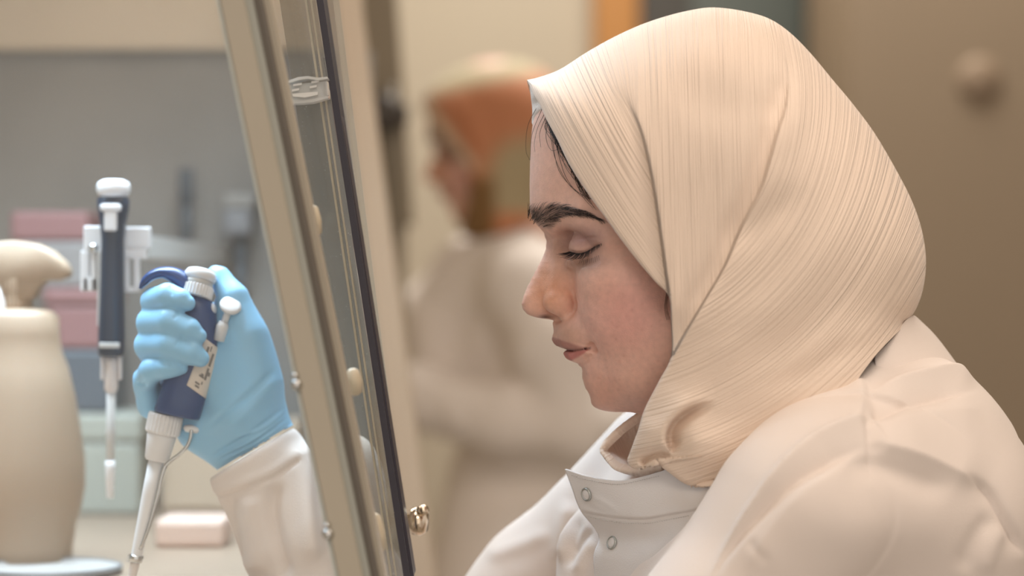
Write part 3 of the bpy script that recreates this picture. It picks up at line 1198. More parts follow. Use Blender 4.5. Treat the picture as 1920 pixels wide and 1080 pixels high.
def coat_detail(V, F):
    N = outward_local(V, F)
    d = np.zeros(len(V))
    px, py = seen(V)
    facing = sstep(N[:, 2], 0.02, 0.35)

    def ridge(pts, amp, wl, wr, ends=(0.25, 0.25), mask=1):
        return bump_along(px, py, pts, amp, wl, wr, ends) * facing * mask
    near = (V[:, 2] > -120)
    far = (V[:, 2] < 40)

    def cusp(pts, amp, wneg, wpos, ends=(0.2, 0.3)):
        sd, q = curve_dist(px, py, crom(pts, 6))
        e = 1.35 * amp * np.exp(-np.abs(sd) / np.where(sd > 0, wpos, wneg))
        return e * sstep(q, -0.001, ends[0]) * (1 - sstep(q, 1 - ends[1], 1.001)) * facing * near

    # pleats of the shoulder; for lines that run left, plus is below; for lines that run right, plus is above
    d += cusp([(1630, 788), (1610, 790), (1570, 804), (1517, 832), (1462, 882), (1400, 965), (1340, 1065), (1315, 1115)], 19, 10, 34, (.06, .3))
    d -= cusp([(1634, 836), (1590, 852), (1541, 876), (1483, 914), (1420, 975), (1363, 1045), (1330, 1110)], 17, 26, 6, (.25, .3))
    d += ridge([(1600, 880), (1541, 905), (1490, 945), (1440, 1010), (1390, 1090)], 8, 16, 60, mask=near)
    d += cusp([(1622, 738), (1680, 717), (1733, 702), (1790, 693), (1845, 704)], 14, 30, 12, (.3, .2))
    d -= cusp([(1630, 784), (1656, 777), (1733, 753), (1790, 741), (1840, 731)], 16, 5, 30, (.1, .4))
    d += ridge([(1650, 806), (1700, 792), (1780, 776), (1850, 775)], 7, 60, 16, mask=near)
    d -= ridge([(1640, 690), (1680, 680), (1720, 660), (1750, 648)], 6, 12, 12, mask=near)
    d += ridge([(1600, 700), (1617, 724), (1617, 756), (1614, 790)], 8, 30, 5, mask=near)
    d += ridge([(1630, 790), (1645, 812), (1652, 842)], 7, 22, 5, mask=near)
    d += cusp([(1628, 838), (1651, 839), (1733, 865), (1806, 898), (1854, 918)], 14, 14, 60, (.15, .3))
    d -= ridge([(1570, 880), (1640, 872), (1720, 896), (1790, 925)], 9, 30, 16, mask=near)
    d -= cusp([(1790, 888), (1854, 917), (1888, 970), (1925, 1045)], 14, 22, 5, (.4, .2))
    d += ridge([(1450, 1000), (1560, 985), (1700, 990), (1800, 1020)], 6, 60, 60, mask=near)
    d -= ridge([(1870, 960), (1830, 1010), (1800, 1080)], 7, 20, 20, mask=near)
    d += ridge([(1890, 980), (1860, 1030), (1840, 1080)], 6, 18, 18, mask=near)
    d -= ridge([(1405, 1010), (1425, 1040), (1445, 1055)], 3, 8, 8, mask=near)
    # far breast and lapel folds, left of the collar
    d -= ridge([(1092, 962), (1080, 985), (1072, 1020), (1066, 1070)], 12, 10, 10, mask=far)
    d += ridge([(1075, 935), (1058, 985), (1050, 1060)], 10, 18, 12, mask=far)
    d -= ridge([(1112, 990), (1090, 1015), (1072, 1045)], 8, 8, 8, mask=far)
    d += ridge([(1120, 1010), (1095, 1040), (1080, 1080)], 6, 10, 14, mask=far)
    d += ridge([(905, 1050), (960, 1030), (1010, 1010), (1040, 990)], 8, 14, 16, mask=far)
    return V + N * d[:, None]


def outward_local(V, F):
    """normals from the corner order made by fix_order"""
    Wd = to_world(V)
    p = Wd[F]
    k = F.shape[1]
    n = np.cross(p[:, 2] - p[:, 0], p[:, 3 if k == 4 else 1] - p[:, 1 if k == 4 else 0])
    N = np.stack([np.bincount(F.ravel(), weights=np.repeat(n[:, d], k), minlength=len(V)) for d in range(3)], 1)
    N /= np.linalg.norm(N, axis=1)[:, None] + 1e-12
    return np.stack([N[:, 0], -N[:, 2], -N[:, 1]], 1)


COAT_V = coat_detail(COAT_V, COAT_F)
COAT_V = laplace(COAT_V, COAT_F, 1)
coat = link('lab_coat', mesh_np('lab_coat', to_world(COAT_V), COAT_F), COAT_M, sitter)

# stand-up collar and button placket
COLLAR_M = mat('white_collar_cloth', (222, 216, 213), rough=0.75, sheen=0.1, spec=0.2, bump=(1400, 0.25))


def collar_detail(x, y):
    sd, q = curve_dist(x, y, crom([(1075, 957), (1091, 960), (1158, 971), (1211, 973), (1246, 967), (1292, 959), (1330, 950)], 6))
    d = 9 * sstep(-sd if False else sd, -2, 2) * 0
    # the collar band stands proud of the placket
    dn = np.where(y < np.interp(x, [1075, 1091, 1158, 1211, 1246, 1292, 1330], [957, 960, 971, 973, 967, 959, 950]), 1, -1)
    d = d + 5 * sstep(dn * np.abs(sd), -1.5, 1.5) - 3 * np.exp(-(sd / 2.5) ** 2)
    d += 2.2 * bump_along(x, y, [(1095, 925), (1130, 940), (1165, 965)], 1, 6, 6) - 2.2 * bump_along(x, y, [(1085, 940), (1115, 955), (1150, 968)], 1, 5, 5)
    d += bump_along(x, y, [(1300, 990), (1230, 1030), (1170, 1075)], 5, 20, 20) - bump_along(x, y, [(1180, 1000), (1220, 1010), (1270, 1000)], 4, 16, 16)
    return d


patch('collar', [[(1059, 880, 20), (1100, 893, 62), (1160, 901, 110), (1225, 888, 150), (1300, 860, 180), (1345, 835, 195)],
                 [(1072, 915, 26), (1125, 930, 78), (1185, 937, 130), (1250, 925, 172), (1320, 900, 205), (1365, 875, 225)],
                 [(1088, 957, 30), (1140, 968, 85), (1200, 973, 140), (1265, 963, 185), (1330, 945, 225), (1375, 930, 245)],
                 [(1122, 1004, 36), (1165, 1010, 90), (1215, 1012, 145), (1270, 1005, 190), (1335, 985, 232), (1375, 975, 250)],
                 [(1113, 1045, 40), (1155, 1052, 95), (1205, 1055, 150), (1262, 1050, 195), (1325, 1035, 238), (1375, 1025, 256)],
                 [(1120, 1120, 44), (1160, 1125, 100), (1205, 1125, 155), (1260, 1120, 200), (1325, 1110, 242), (1375, 1105, 260)]],
      COLLAR_M, coat, nu=110, nv=110, thick=0.0016, detail=collar_detail)
COLLAR_O = bpy.data.objects['collar']


def on_mesh(o, px, py, lift=0.0):
    """first point of a mesh met by the line of sight, nudged along its normal"""
    a = W(px, py, 900)
    b = W(px, py, -2500)
    d = (b - a).normalized()
    ok, loc, nor, i = o.ray_cast(a, d)
    if not ok:
        return None, None
    if nor.dot(d) > 0:
        nor = -nor
    return loc + nor * lift, nor


bpy.context.view_layer.update()
SNAP_M = mat('snap_metal', (178, 180, 176), rough=0.3, metal=0.7)
for (x, y, rx, tip) in ((1101, 927, 12.5, 0), (1149, 1018, 12.5, 0)):
    p, n = on_mesh(COLLAR_O, x, y, 0.0003)
    if p is None:
        continue
    M = axis_matrix(p, p + n)
    mb = MB()
    r = 13.0 * S
    prof = [(0, r), (0.0009, r * 0.98), (0.0013, r * 0.9), (0.0013, r * 0.8), (0.0008, r * 0.72)]
    mb.lathe(prof, M, n=28, caps=False)
    s = mb.build('snap_button', SNAP_M, coat)
    mb = MB()
    mb.lathe([(0.0, r * 0.76), (0.0009, r * 0.74), (0.0011, r * 0.5), (0.0012, r * 0.02)], M, n=24, caps=False)
    mb.build('snap_cap', COLLAR_M, s)

# stitching along collar edges
mb = MB()
for line, n in (([(1072, 890), (1100, 899), (1160, 908), (1225, 895), (1240, 892)], 40), ([(1094, 967), (1158, 979), (1211, 981), (1250, 975), (1296, 966)], 46)):
    P = resample(crom(line, 8), n * 2)
    for i in range(n - 1):
        a, na = on_mesh(COLLAR_O, P[2 * i][0], P[2 * i][1], 0.0002)
        b, nb = on_mesh(COLLAR_O, P[2 * i + 1][0], P[2 * i + 1][1], 0.0002)
        if a is not None and b is not None:
            mb.tube([a, (a + b) / 2 + na * 0.0001, b], 0.00025, n=4)
st = mb.build('stitching', mat('white_thread', (205, 200, 196), rough=0.8), coat)
st['kind'] = 'stuff'

# the turned-up back of the collar
patch('back_collar', [[(1716, 600, -60), (1708, 596, 0), (1694, 604, 60), (1668, 640, 118), (1640, 672, 150)],
                      [(1752, 636, -60), (1736, 625, 10), (1712, 640, 80), (1680, 668, 138), (1640, 690, 165)],
                      [(1800, 700, -60), (1786, 688, 10), (1760, 704, 90), (1710, 722, 150), (1650, 730, 172)]], COAT_M, coat, nu=40, nv=24, thick=0.002)
# ------------------------------------------------------------------ gloved hand
HT = -150.0            # how near the middle of the pipette lies (units)
GLOVE_M = mat('blue_nitrile', (142, 196, 230), rough=0.42, sss=0.05, spec=0.45, bump=(700, 0.08))


def hq(x, y, t, r):
    return (x, y, HT + t, r)


def glove_field():
    f = Field((225, 480, HT - 150), (600, 930, HT + 120), 2.6)
    # palm and wrist
    f.ell((452, 690, HT - 26), (70, 130, 50), 0, rot=-12)
    f.chain([hq(500, 830, -30, 62), hq(455, 770, -28, 74), hq(430, 690, -45, 62), hq(395, 620, -70, 44)], 40)
    f.chain([hq(440, 850, -40, 46), hq(380, 800, -48, 50), hq(335, 740, -66, 44)], 36)
    f.chain([hq(400, 610, -66, 38), hq(370, 700, -74, 42), hq(345, 760, -66, 38)], 30)
    # thumb
    f.chain([hq(486, 720, 0, 40), hq(462, 630, -2, 36), hq(438, 560, -14, 30), hq(412, 520, -34, 21), hq(404, 514, -38, 17)], 30)
    # four fingers round the grip
    k = 7
    f.chain([hq(372, 605, -74, 30), hq(298, 574, -46, 27), hq(291, 565, 6, 27), hq(314, 556, 44, 25), hq(338, 562, 53, 21), hq(352, 569, 55, 15)], k)
    f.chain([hq(372, 645, -76, 31), hq(292, 612, -48, 30), hq(286, 606, 8, 30), hq(318, 603, 50, 28), hq(354, 618, 60, 23), hq(372, 630, 60, 16)], k)
    f.chain([hq(368, 690, -76, 31), hq(288, 656, -48, 30), hq(282, 648, 8, 30), hq(318, 646, 50, 28), hq(358, 661, 60, 24), hq(376, 672, 60, 17)], k)
    f.chain([hq(345, 780, -62, 34), hq(285, 758, -46, 28), hq(272, 715, -16, 25), hq(284, 694, 30, 23), hq(312, 689, 47, 21), hq(330, 688, 50, 18), hq(341, 690, 50, 12)], k)
    return f


GV, GF = glove_field().mesh(8)
GF = fix_order(GV, GF)


def glove_detail(V, F):
    N = outward_local(V, F)
    px, py = seen(V)
    t = V[:, 2] - HT
    d = np.zeros(len(V))
    f = sstep(N[:, 2], 0, .3)

    def rg(pts, amp, wl, wr, ends=(.2, .2)):
        return bump_along(px, py, pts, amp, wl, wr, ends) * f
    # creases at the finger joints
    d -= rg([(318, 534), (322, 545), (322, 556)], 2, 2.5, 2.5)
    d -= rg([(334, 578), (332, 590), (324, 600)], 2, 3, 3)
    d -= rg([(340, 622), (334, 640), (326, 652)], 2, 3, 3)
    d -= rg([(256, 716), (264, 722), (276, 722)], 4, 3, 3)
    d -= rg([(296, 676), (304, 684), (318, 684)], 1.6, 3, 3)
    for i in range(3):
        d -= rg([(306 + 10 * i, 672 + 2 * i), (314 + 11 * i, 680), (318 + 12 * i, 690)], 1.0, 2.2, 2.2)
    # thenar edge, pulls towards the cuff
    d -= rg([(518, 684), (490, 718), (450, 752), (410, 782), (386, 806)], 4.0, 5, 7)
    d += rg([(524, 700), (496, 740), (455, 780), (420, 806)], 2.2, 8, 10)
    for i, (a, b) in enumerate((((548, 782), (410, 868)), ((546, 790), (420, 872)), ((542, 774), (396, 862)), ((538, 766), (440, 822)), ((552, 796), (470, 846)))):
        d += rg([a, ((a[0] + b[0]) / 2 + 6, (a[1] + b[1]) / 2 + 4 + i), b], 3.2, 3.4, 3.4)
    d -= rg([(535, 762), (470, 812), (390, 862)], 3.0, 4, 4)
    return V + N * d[:, None]


GV = glove_detail(GV, GF)
# end the glove at the cuff, square to the forearm
AX = np.array([0.52, 0.854])
sgn = (GV[:, 0] - Q(476, 838, HT)[0]) * AX[0] + (GV[:, 1] - Q(476, 838, HT)[1]) * AX[1]
keep = (sgn < 6)
# pull the last ring to a clean edge and flare it a little
over = sgn > -2
fm = keep[GF].all(1)
GF2 = GF[fm]
used = np.unique(GF2)
mp = -np.ones(len(GV), dtype=int)
mp[used] = np.arange(len(used))
GV2, GF2 = GV[used].copy(), mp[GF2]
s2 = sgn[used]
cl = np.clip(s2 - 1, 0, None)
GV2[:, 0] -= cl * AX[0]
GV2[:, 1] -= cl * AX[1]
glove = link('glove', mesh_np('glove', to_world(GV2), GF2), GLOVE_M, sitter)
md = glove.modifiers.new('thickness', 'SOLIDIFY')
md.thickness = 0.0008
md.offset = -1

# ------------------------------------------------------------------ sleeve in the cabinet
def sleeve_field():
    f = Field((370, 770, HT - 190), (960, 1440, HT + 130), 4.0)
    f.chain([hq(455, 822, -20, 92), hq(500, 896, -22, 95), hq(570, 1010, -26, 118), hq(640, 1130, -40, 132), hq(760, 1280, -140, 130), hq(900, 1400, -160, 120)], 20)
    f.ell((668, 960, HT - 40), (62, 150, 80), 40)
    a = Q(474, 852, HT)
    n = (-0.52, -0.854, 0)
    f.plane(n, n[0] * a[0] + n[1] * a[1] + 4, 10)
    f.chain([hq(430, 770, -22, 74), hq(480, 856, -22, 74), hq(510, 905, -22, 60)], 5, op='s')
    return f


SV, SF = sleeve_field().mesh(5)
SF = fix_order(SV, SF)


def sleeve_detail(V, F):
    N = outward_local(V, F)
    px, py = seen(V)
    d = np.zeros(len(V))
    f = sstep(N[:, 2], 0, .3)

    def rg(pts, amp, wl, wr, ends=(.15, .15)):
        return bump_along(px, py, pts, amp, wl, wr, ends) * f
    d += rg([(560, 822), (570, 870), (578, 950), (590, 1060)], 16, 22, 16)
    d -= rg([(520, 900), (512, 950), (520, 1010), (540, 1090)], 16, 14, 14)
    d += rg([(470, 925), (470, 980), (486, 1080)], 9, 18, 18)
    d -= rg([(428, 925), (434, 980), (450, 1060)], 9, 13, 13)
    d += rg([(405, 930), (404, 990), (424, 1080)], 6, 12, 12)
    d -= rg([(390, 934), (430, 926), (470, 912), (514, 894), (556, 866)], 5, 4, 4, (.02, .02))
    d += rg([(392, 922), (430, 914), (470, 900), (512, 882), (556, 850)], 2.5, 12, 10, (.02, .02))
    return V + N * d[:, None]


SV = sleeve_detail(SV, SF)
link('coat_sleeve', mesh_np('coat_sleeve', to_world(SV), SF), COAT_M, coat)
# ------------------------------------------------------------------ pipettes
NAVY_M = mat('navy_plastic', (22, 60, 114), rough=0.32, spec=0.5)
BLACK_M = mat('blue_black_plastic', (34, 48, 66), rough=0.35)
WHITE_M = mat('white_plastic', (226, 224, 224), rough=0.38)
GREYP_M = mat('pale_grey_plastic', (196, 194, 190), rough=0.45)
CHROME_M = mat('bright_steel', (206, 206, 204), rough=0.16, metal=1.0)
LABEL_M = mat('paper_label', (222, 208, 194), rough=0.6)
INK_M = mat('grey_ink', (124, 116, 110), rough=0.7)
CLEAR_TIP_M = mat('milky_plastic', (216, 206, 200), rough=0.3)


def loft(mb, M, secs, n=36, p=2.6):
    """rounded sections [(z, cx, rx, ry)] along local z"""
    V, F = [], []
    for z, cx, rx, ry in secs:
        for i in range(n):
            a = 2 * math.pi * i / n
            c, s = math.cos(a), math.sin(a)
            V.append(M @ Vector((cx + rx * math.copysign(abs(c) ** (2 / p), c), ry * math.copysign(abs(s) ** (2 / p), s), z)))
    for j in range(len(secs) - 1):
        for i in range(n):
            F.append((j * n + i, j * n + (i + 1) % n, (j + 1) * n + (i + 1) % n, (j + 1) * n + i))
    mb.add(V, F, True)
    k = len(mb.V)
    mb.F.append(tuple(k - len(V) + i for i in reversed(range(n))))
    mb.F.append(tuple(k - n + i for i in range(n)))
    mb.sm += [False, False]
    return mb


def gear(mb, M, z0, z1, r, n=30, depth=0.06):
    V, F = [], []
    m = n * 4
    for z, f in ((z0, 0.94), (z0 + (z1 - z0) * 0.12, 1.0), (z1 - (z1 - z0) * 0.12, 1.0), (z1, 0.94)):
        for i in range(m):
            a = 2 * math.pi * i / m
            rr = r * f * (1 - (depth if (i % 4) in (2, 3) else 0))
            V.append(M @ Vector((rr * math.cos(a), rr * math.sin(a), z)))
    for j in range(3):
        for i in range(m):
            F.append((j * m + i, j * m + (i + 1) % m, (j + 1) * m + (i + 1) % m, (j + 1) * m + i))
    F.append(tuple(reversed(range(m))))
    F.append(tuple(3 * m + i for i in range(m)))
    mb.add(V, F, False)


def held_pipette():
    t0 = HT + 2
    k = (DU - t0) / DU
    u = S * k                                  # size of one picture unit at that distance
    a, b = W(367, 512, t0), W(247, 1085, t0)
    root = thing('pipette', 'blue and white pipette gripped in the gloved hand', 'pipette', tuple(b))
    right = W(368, 512, t0) - W(367, 512, t0)
    M = axis_matrix(a, b, right)
    sc_ = Matrix.Diagonal((u, u, u, 1))
    M = M @ sc_
    # local units are picture units: x to the right, z down the axis
    mb = MB()
    loft(mb, M, [(34, 12, 16, 16), (44, 14, 24, 24), (52, 16, 30, 28), (66, 19, 34, 30), (90, 24, 38, 33), (130, 31, 43, 36), (165, 31, 44, 37), (200, 28, 44, 38), (240, 23, 44, 39), (264, 21, 44, 39), (268, 21, 42, 37)])
    body = mb.build('grip', NAVY_M, root)
    mb = MB()
    Mc = M @ Matrix.Translation((10, 0, 0)) @ Matrix.Rotation(math.radians(-14), 4, 'X')
    mb.lathe([(-9, 6), (-9, 18), (-6, 26), (0, 30), (7, 31), (12, 29), (14, 26)], Mc, n=40)
    cap = mb.build('plunger_cap', WHITE_M, root)
    mb = MB()
    mb.lathe([(13, 27), (24, 28)], Mc, n=32)
    mb.build('collar_band', GREYP_M, root)
    mb = MB()
    gear(mb, Mc, 23, 46, 31, 30, 0.07)
    mb.build('dial_ring', WHITE_M, root)
    # finger hook
    mb = MB()
    pts = crom(np.array([(362, 560), (350, 536), (330, 518), (306, 511), (284, 517), (270, 530), (263, 541)]), 5)
    P = [W(x, y, t0 + 4) for x, y in pts]
    rr = np.interp(np.linspace(0, 1, len(pts)), [0, .2, .5, .8, 1], [26, 20, 11, 8, 3])
    V, F = [], []
    n = 12
    for i, p in enumerate(P):
        d = (P[min(i + 1, len(P) - 1)] - P[max(i - 1, 0)]).normalized()
        yv = Vector((0, 1, 0))
        nn = d.cross(yv).normalized()
        for q in range(n):
            an = 2 * math.pi * q / n
            V.append(p + nn * math.cos(an) * rr[i] * u + yv * math.sin(an) * min(26, rr[i] * 1.6 + 4) * u)
    for j in range(len(P) - 1):
        for q in range(n):
            F.append((j * n + q, j * n + (q + 1) % n, (j + 1) * n + (q + 1) % n, (j + 1) * n + q))
    F.append(tuple(reversed(range(n))))
    F.append(tuple((len(P) - 1) * n + q for q in range(n)))
    mb.add(V, F, True)
    mb.build('finger_hook', NAVY_M, root)
    # tip ejector
    mb = MB()
    mb.tube([W(411, 638, t0 + 20), W(417, 612, t0 + 24), W(420, 604, t0 + 24)], [11 * u, 12 * u, 9 * u], n=14)
    mb.tube([W(420, 606, t0 + 24), W(427, 586, t0 + 25), W(432, 574, t0 + 25)], [7 * u, 6.5 * u, 8 * u], n=14)
    ej = mb.build('ejector_stem', WHITE_M, root)
    Mb = axis_matrix(W(431, 576, t0 + 22), W(438, 556, t0 + 44), Vector((1, 0, 0))) @ sc_
    mb = MB()
    mb.lathe([(-2, 12), (0, 19), (4, 21), (7, 20), (9, 15), (9.5, 2)], Mb, n=28)
    mb.build('ejector_button', WHITE_M, ej)
    mb = MB()
    p, nrm = None, None
    bpy.context.view_layer.update()
    p, nrm = on_mesh(body, 401, 578, 0)
    if p is not None:
        mb.lathe([(-2, 10), (1.5, 9.5), (3, 7), (3.4, 1)], axis_matrix(p, p + nrm, Vector((0, 0, 1))) @ sc_, n=20)
        mb.build('volume_lock', WHITE_M, root)
    # paper label on the grip
    c = [np.array(v, dtype=float) for v in ((384, 634), (413, 656), (386, 748), (350, 722))]
    nu, nv = 10, 16

    def lab(uu, vv, lift):
        q = (c[0] * (1 - uu) + c[1] * uu) * (1 - vv) + (c[3] * (1 - uu) + c[2] * uu) * vv
        pp, nn = on_mesh(body, q[0], q[1], lift)
        return pp
    V = [lab(i / nu, j / nv, 0.0003) for j in range(nv + 1) for i in range(nu + 1)]
    if all(v is not None for v in V):
        F = [(j * (nu + 1) + i, j * (nu + 1) + i + 1, (j + 1) * (nu + 1) + i + 1, (j + 1) * (nu + 1) + i) for j in range(nv) for i in range(nu)]
        lb = link('label', py_mesh('label', V, F, True), LABEL_M, root)
        md = lb.modifiers.new('t', 'SOLIDIFY')
        md.thickness = 0.0002
        # small faint print, too blurred to read
        mb = MB()
        r = random.Random(4)
        for (u0, v0, u1, v1) in ((.28, .10, .40, .30), (.62, .16, .72, .42), (.46, .06, .52, .16), (.68, .52, .82, .60), (.62, .46, .72, .70), (.44, .62, .56, .68), (.36, .66, .60, .70), (.30, .82, .52, .86), (.34, .88, .54, .92), (.56, .76, .62, .82)):
            A = [lab(u0, v0, 0.0008), lab(u1, v0, 0.0008), lab(u1, v1, 0.0008), lab(u0, v1, 0.0008)]
            if all(x is not None for x in A):
                mb.add(A, [(0, 1, 2, 3)])
        mb.build('print', INK_M, lb)
    # lower end
    mb = MB()
    gear(mb, M, 270, 308, 33, 26, 0.06)
    mb.build('ring_nut', WHITE_M, root)
    mb = MB()
    mb.lathe([(306, 25), (312, 28), (318, 27), (356, 23), (360, 19)], M, n=32)
    mb.build('nose_cone', WHITE_M, root)
    mb = MB()
    mb.lathe([(354, 15), (420, 14), (540, 10.5), (552, 10)], M, n=28)
    mb.build('shaft', WHITE_M, root)
    mb = MB()
    mb.lathe([(540, 12), (542, 13.5), (552, 13), (554, 11)], M, n=28)
    mb.box((-16, -6, 543), (-11, 6, 556), M)
    mb.build('clip_ring', CHROME_M, root)
    mb = MB()
    mb.lathe([(552, 8.5), (560, 9.5), (590, 7), (616, 5)], M, n=24)
    mb.build('pipette_tip', CLEAR_TIP_M, root)
    mb = MB()
    mb.lathe([(0, 6), (4, 16), (9, 17), (14, 12)], axis_matrix(W(362, 798, t0 - 4), W(358, 814, t0), Vector((0, -1, 0))) @ sc_, n=24)
    mb.build('ejector_lug', WHITE_M, root)
    mb = MB()
    pts = crom(np.array([(359, 806), (357, 822), (350, 838), (336, 852), (320, 864), (309, 876), (303, 894), (296, 925), (280, 985), (263, 1030)], dtype=float), 5)
    mb.tube([W(x, y, t0 + 12) for x, y in pts], list(np.interp(np.linspace(0, 1, len(pts)), [0, .5, .6, 1], [3.6 * u, 3.6 * u, 4.6 * u, 3 * u])), n=8)
    mb.build('ejector_wire', CHROME_M, root)
    return root


def hanging_pipette():
    Y = 0.17
    t0 = -Y / S
    k = (DU - t0) / DU
    u = S * k
    a, b = W(213, 340, t0), W(206, 935, t0)
    root = thing('pipette', 'dark pipette with a white cap hanging in a white bracket', 'pipette', tuple(b))
    M = axis_matrix(a, b, Vector((1, 0, 0))) @ Matrix.Diagonal((u, u, u, 1))
    # local y points to or from the lens: find which
    near = -1.0 if (M.to_3x3() @ Vector((0, 1, 0))).y > 0 else 1.0
    mb = MB()
    mb.lathe([(-3, 18), (2, 28), (8, 31), (20, 31), (27, 27), (30, 20)], M, n=36)
    mb.build('plunger_cap', WHITE_M, root)
    mb = MB()
    mb.lathe([(28, 20), (36, 24), (50, 12)], M, n=28)
    mb.build('plunger_rod', GREYP_M, root)
    mb = MB()
    loft(mb, M, [(28, 0, 24, 20), (34, 0, 30, 24), (52, 0, 29, 26), (80, 0, 24, 26), (110, 0, 21, 25), (190, 0, 22, 26), (290, 0, 25, 27), (322, 0, 25, 26), (328, 0, 22, 24)])
    mb.build('grip', BLACK_M, root)
    mb = MB()
    y0, y1 = sorted((near * 24, near * 36))
    mb.box((-20, y0, 43), (20, y1, 58), M, 0.002 / u * 2)
    mb.box((-12, y0, 56), (12, y1 - 2, 94), M, 4)
    mb.build('ejector_button', WHITE_M, root)
    mb = MB()
    mb.box((-27, -6, 128), (-20, 8, 272), M, 2)
    mb.build('side_strip', GREYP_M, root)
    mb = MB()
    y0, y1 = sorted((near * 22, near * 29))
    mb.box((-19, y0, 302), (19, y1, 312), M, 2)
    mb.build('grip_band', GREYP_M, root)
    mb = MB()
    mb.lathe([(326, 14), (350, 12), (388, 13), (396, 9)], M, n=24)
    for x in (-19, 13):
        mb.box((x, -8, 326), (x + 6, 8, 372), M, 2)
    mb.build('nose_cone', CLEAR_TIP_M, root)
    mb = MB()
    mb.lathe([(392, 9), (460, 8), (470, 10), (478, 8), (530, 8)], M, n=24)
    mb.build('shaft', GREYP_M, root)
    mb = MB()
    mb.lathe([(524, 9), (536, 9.5), (594, 7)], M, n=24)
    mb.build('pipette_tip', WHITE_M, root)
    # bracket
    h = thing('pipette_holder', 'white slotted bracket holding the dark pipette', 'holder', tuple(W(213, 540, t0 - 60)))
    tb = t0 - 30
    ub = S * (DU - tb) / DU

    def pl(x0, y0, x1, y1, d0=-10, d1=10):
        lo, hi = W(x0, y1, tb), W(x1, y0, tb)
        return (lo.x, lo.y + d0 * ub, lo.z), (hi.x, hi.y + d1 * ub, hi.z)
    for side, rects in (('left', [(158, 424, 196, 470), (152, 470, 168, 546), (156, 520, 182, 546), (172, 462, 182, 546)]),
                        ('right', [(228, 426, 283, 466), (226, 466, 276, 486), (232, 486, 243, 546), (252, 480, 262, 546), (232, 538, 262, 548)])):
        mb = MB()
        for r in rects:
            lo, hi = pl(*r)
            mb.box(lo, hi, None, 0.001)
        mb.build('bracket_arm', WHITE_M, h)
    mb = MB()
    lo, hi = pl(170, 440, 262, 470, 8, 24)
    mb.box(lo, hi, None, 0.001)
    mb.build('cross_bar', WHITE_M, h)
    mb = MB()
    p = W(212, 456, tb - 20)
    mb.box((p.x - 0.008, p.y, p.z - 0.008), (p.x + 0.008, FAR_Y + 0.004, p.z + 0.008))
    mb.build('support_arm', GREYP_M, h)
    mb = MB()
    p = W(176, 466, tb + 12)
    mb.lathe([(0, 9), (6, 9), (9, 6), (10, 1)], axis_matrix(p, p + Vector((0, -1, 0.2)), Vector((1, 0, 0))) @ Matrix.Diagonal((ub, ub, ub, 1)), n=20)
    mb.build('clamp_screw', CHROME_M, h)


FAR_Y = 0.80          # inner face of the far side of the cabinet
held_pipette()
hanging_pipette()
# ------------------------------------------------------------------ the safety cabinet
CREAM_M = mat('cream_enamel', (206, 188, 166), rough=0.5, vary=0.03, vscale=8)
PANEL_M = mat('grey_panel', (148, 145, 140), rough=0.4, vary=0.2, vscale=9, spec=0.4)
POST_M = mat('taupe_painted_steel', (176, 166, 148), rough=0.38, vary=0.03, vscale=15)
POSTG_M = mat('grey_green_trim', (160, 160, 150), rough=0.35)
GASKET_M = mat('dark_rubber', (48, 42, 50), rough=0.5)
SEAL_DARK_M = mat('dark_olive_seal', (96, 88, 78), rough=0.6)  # dark gasket strip along the upright
BENCH_M = mat('brushed_worktop', (152, 130, 110), rough=0.4, vary=0.05, vscale=12)


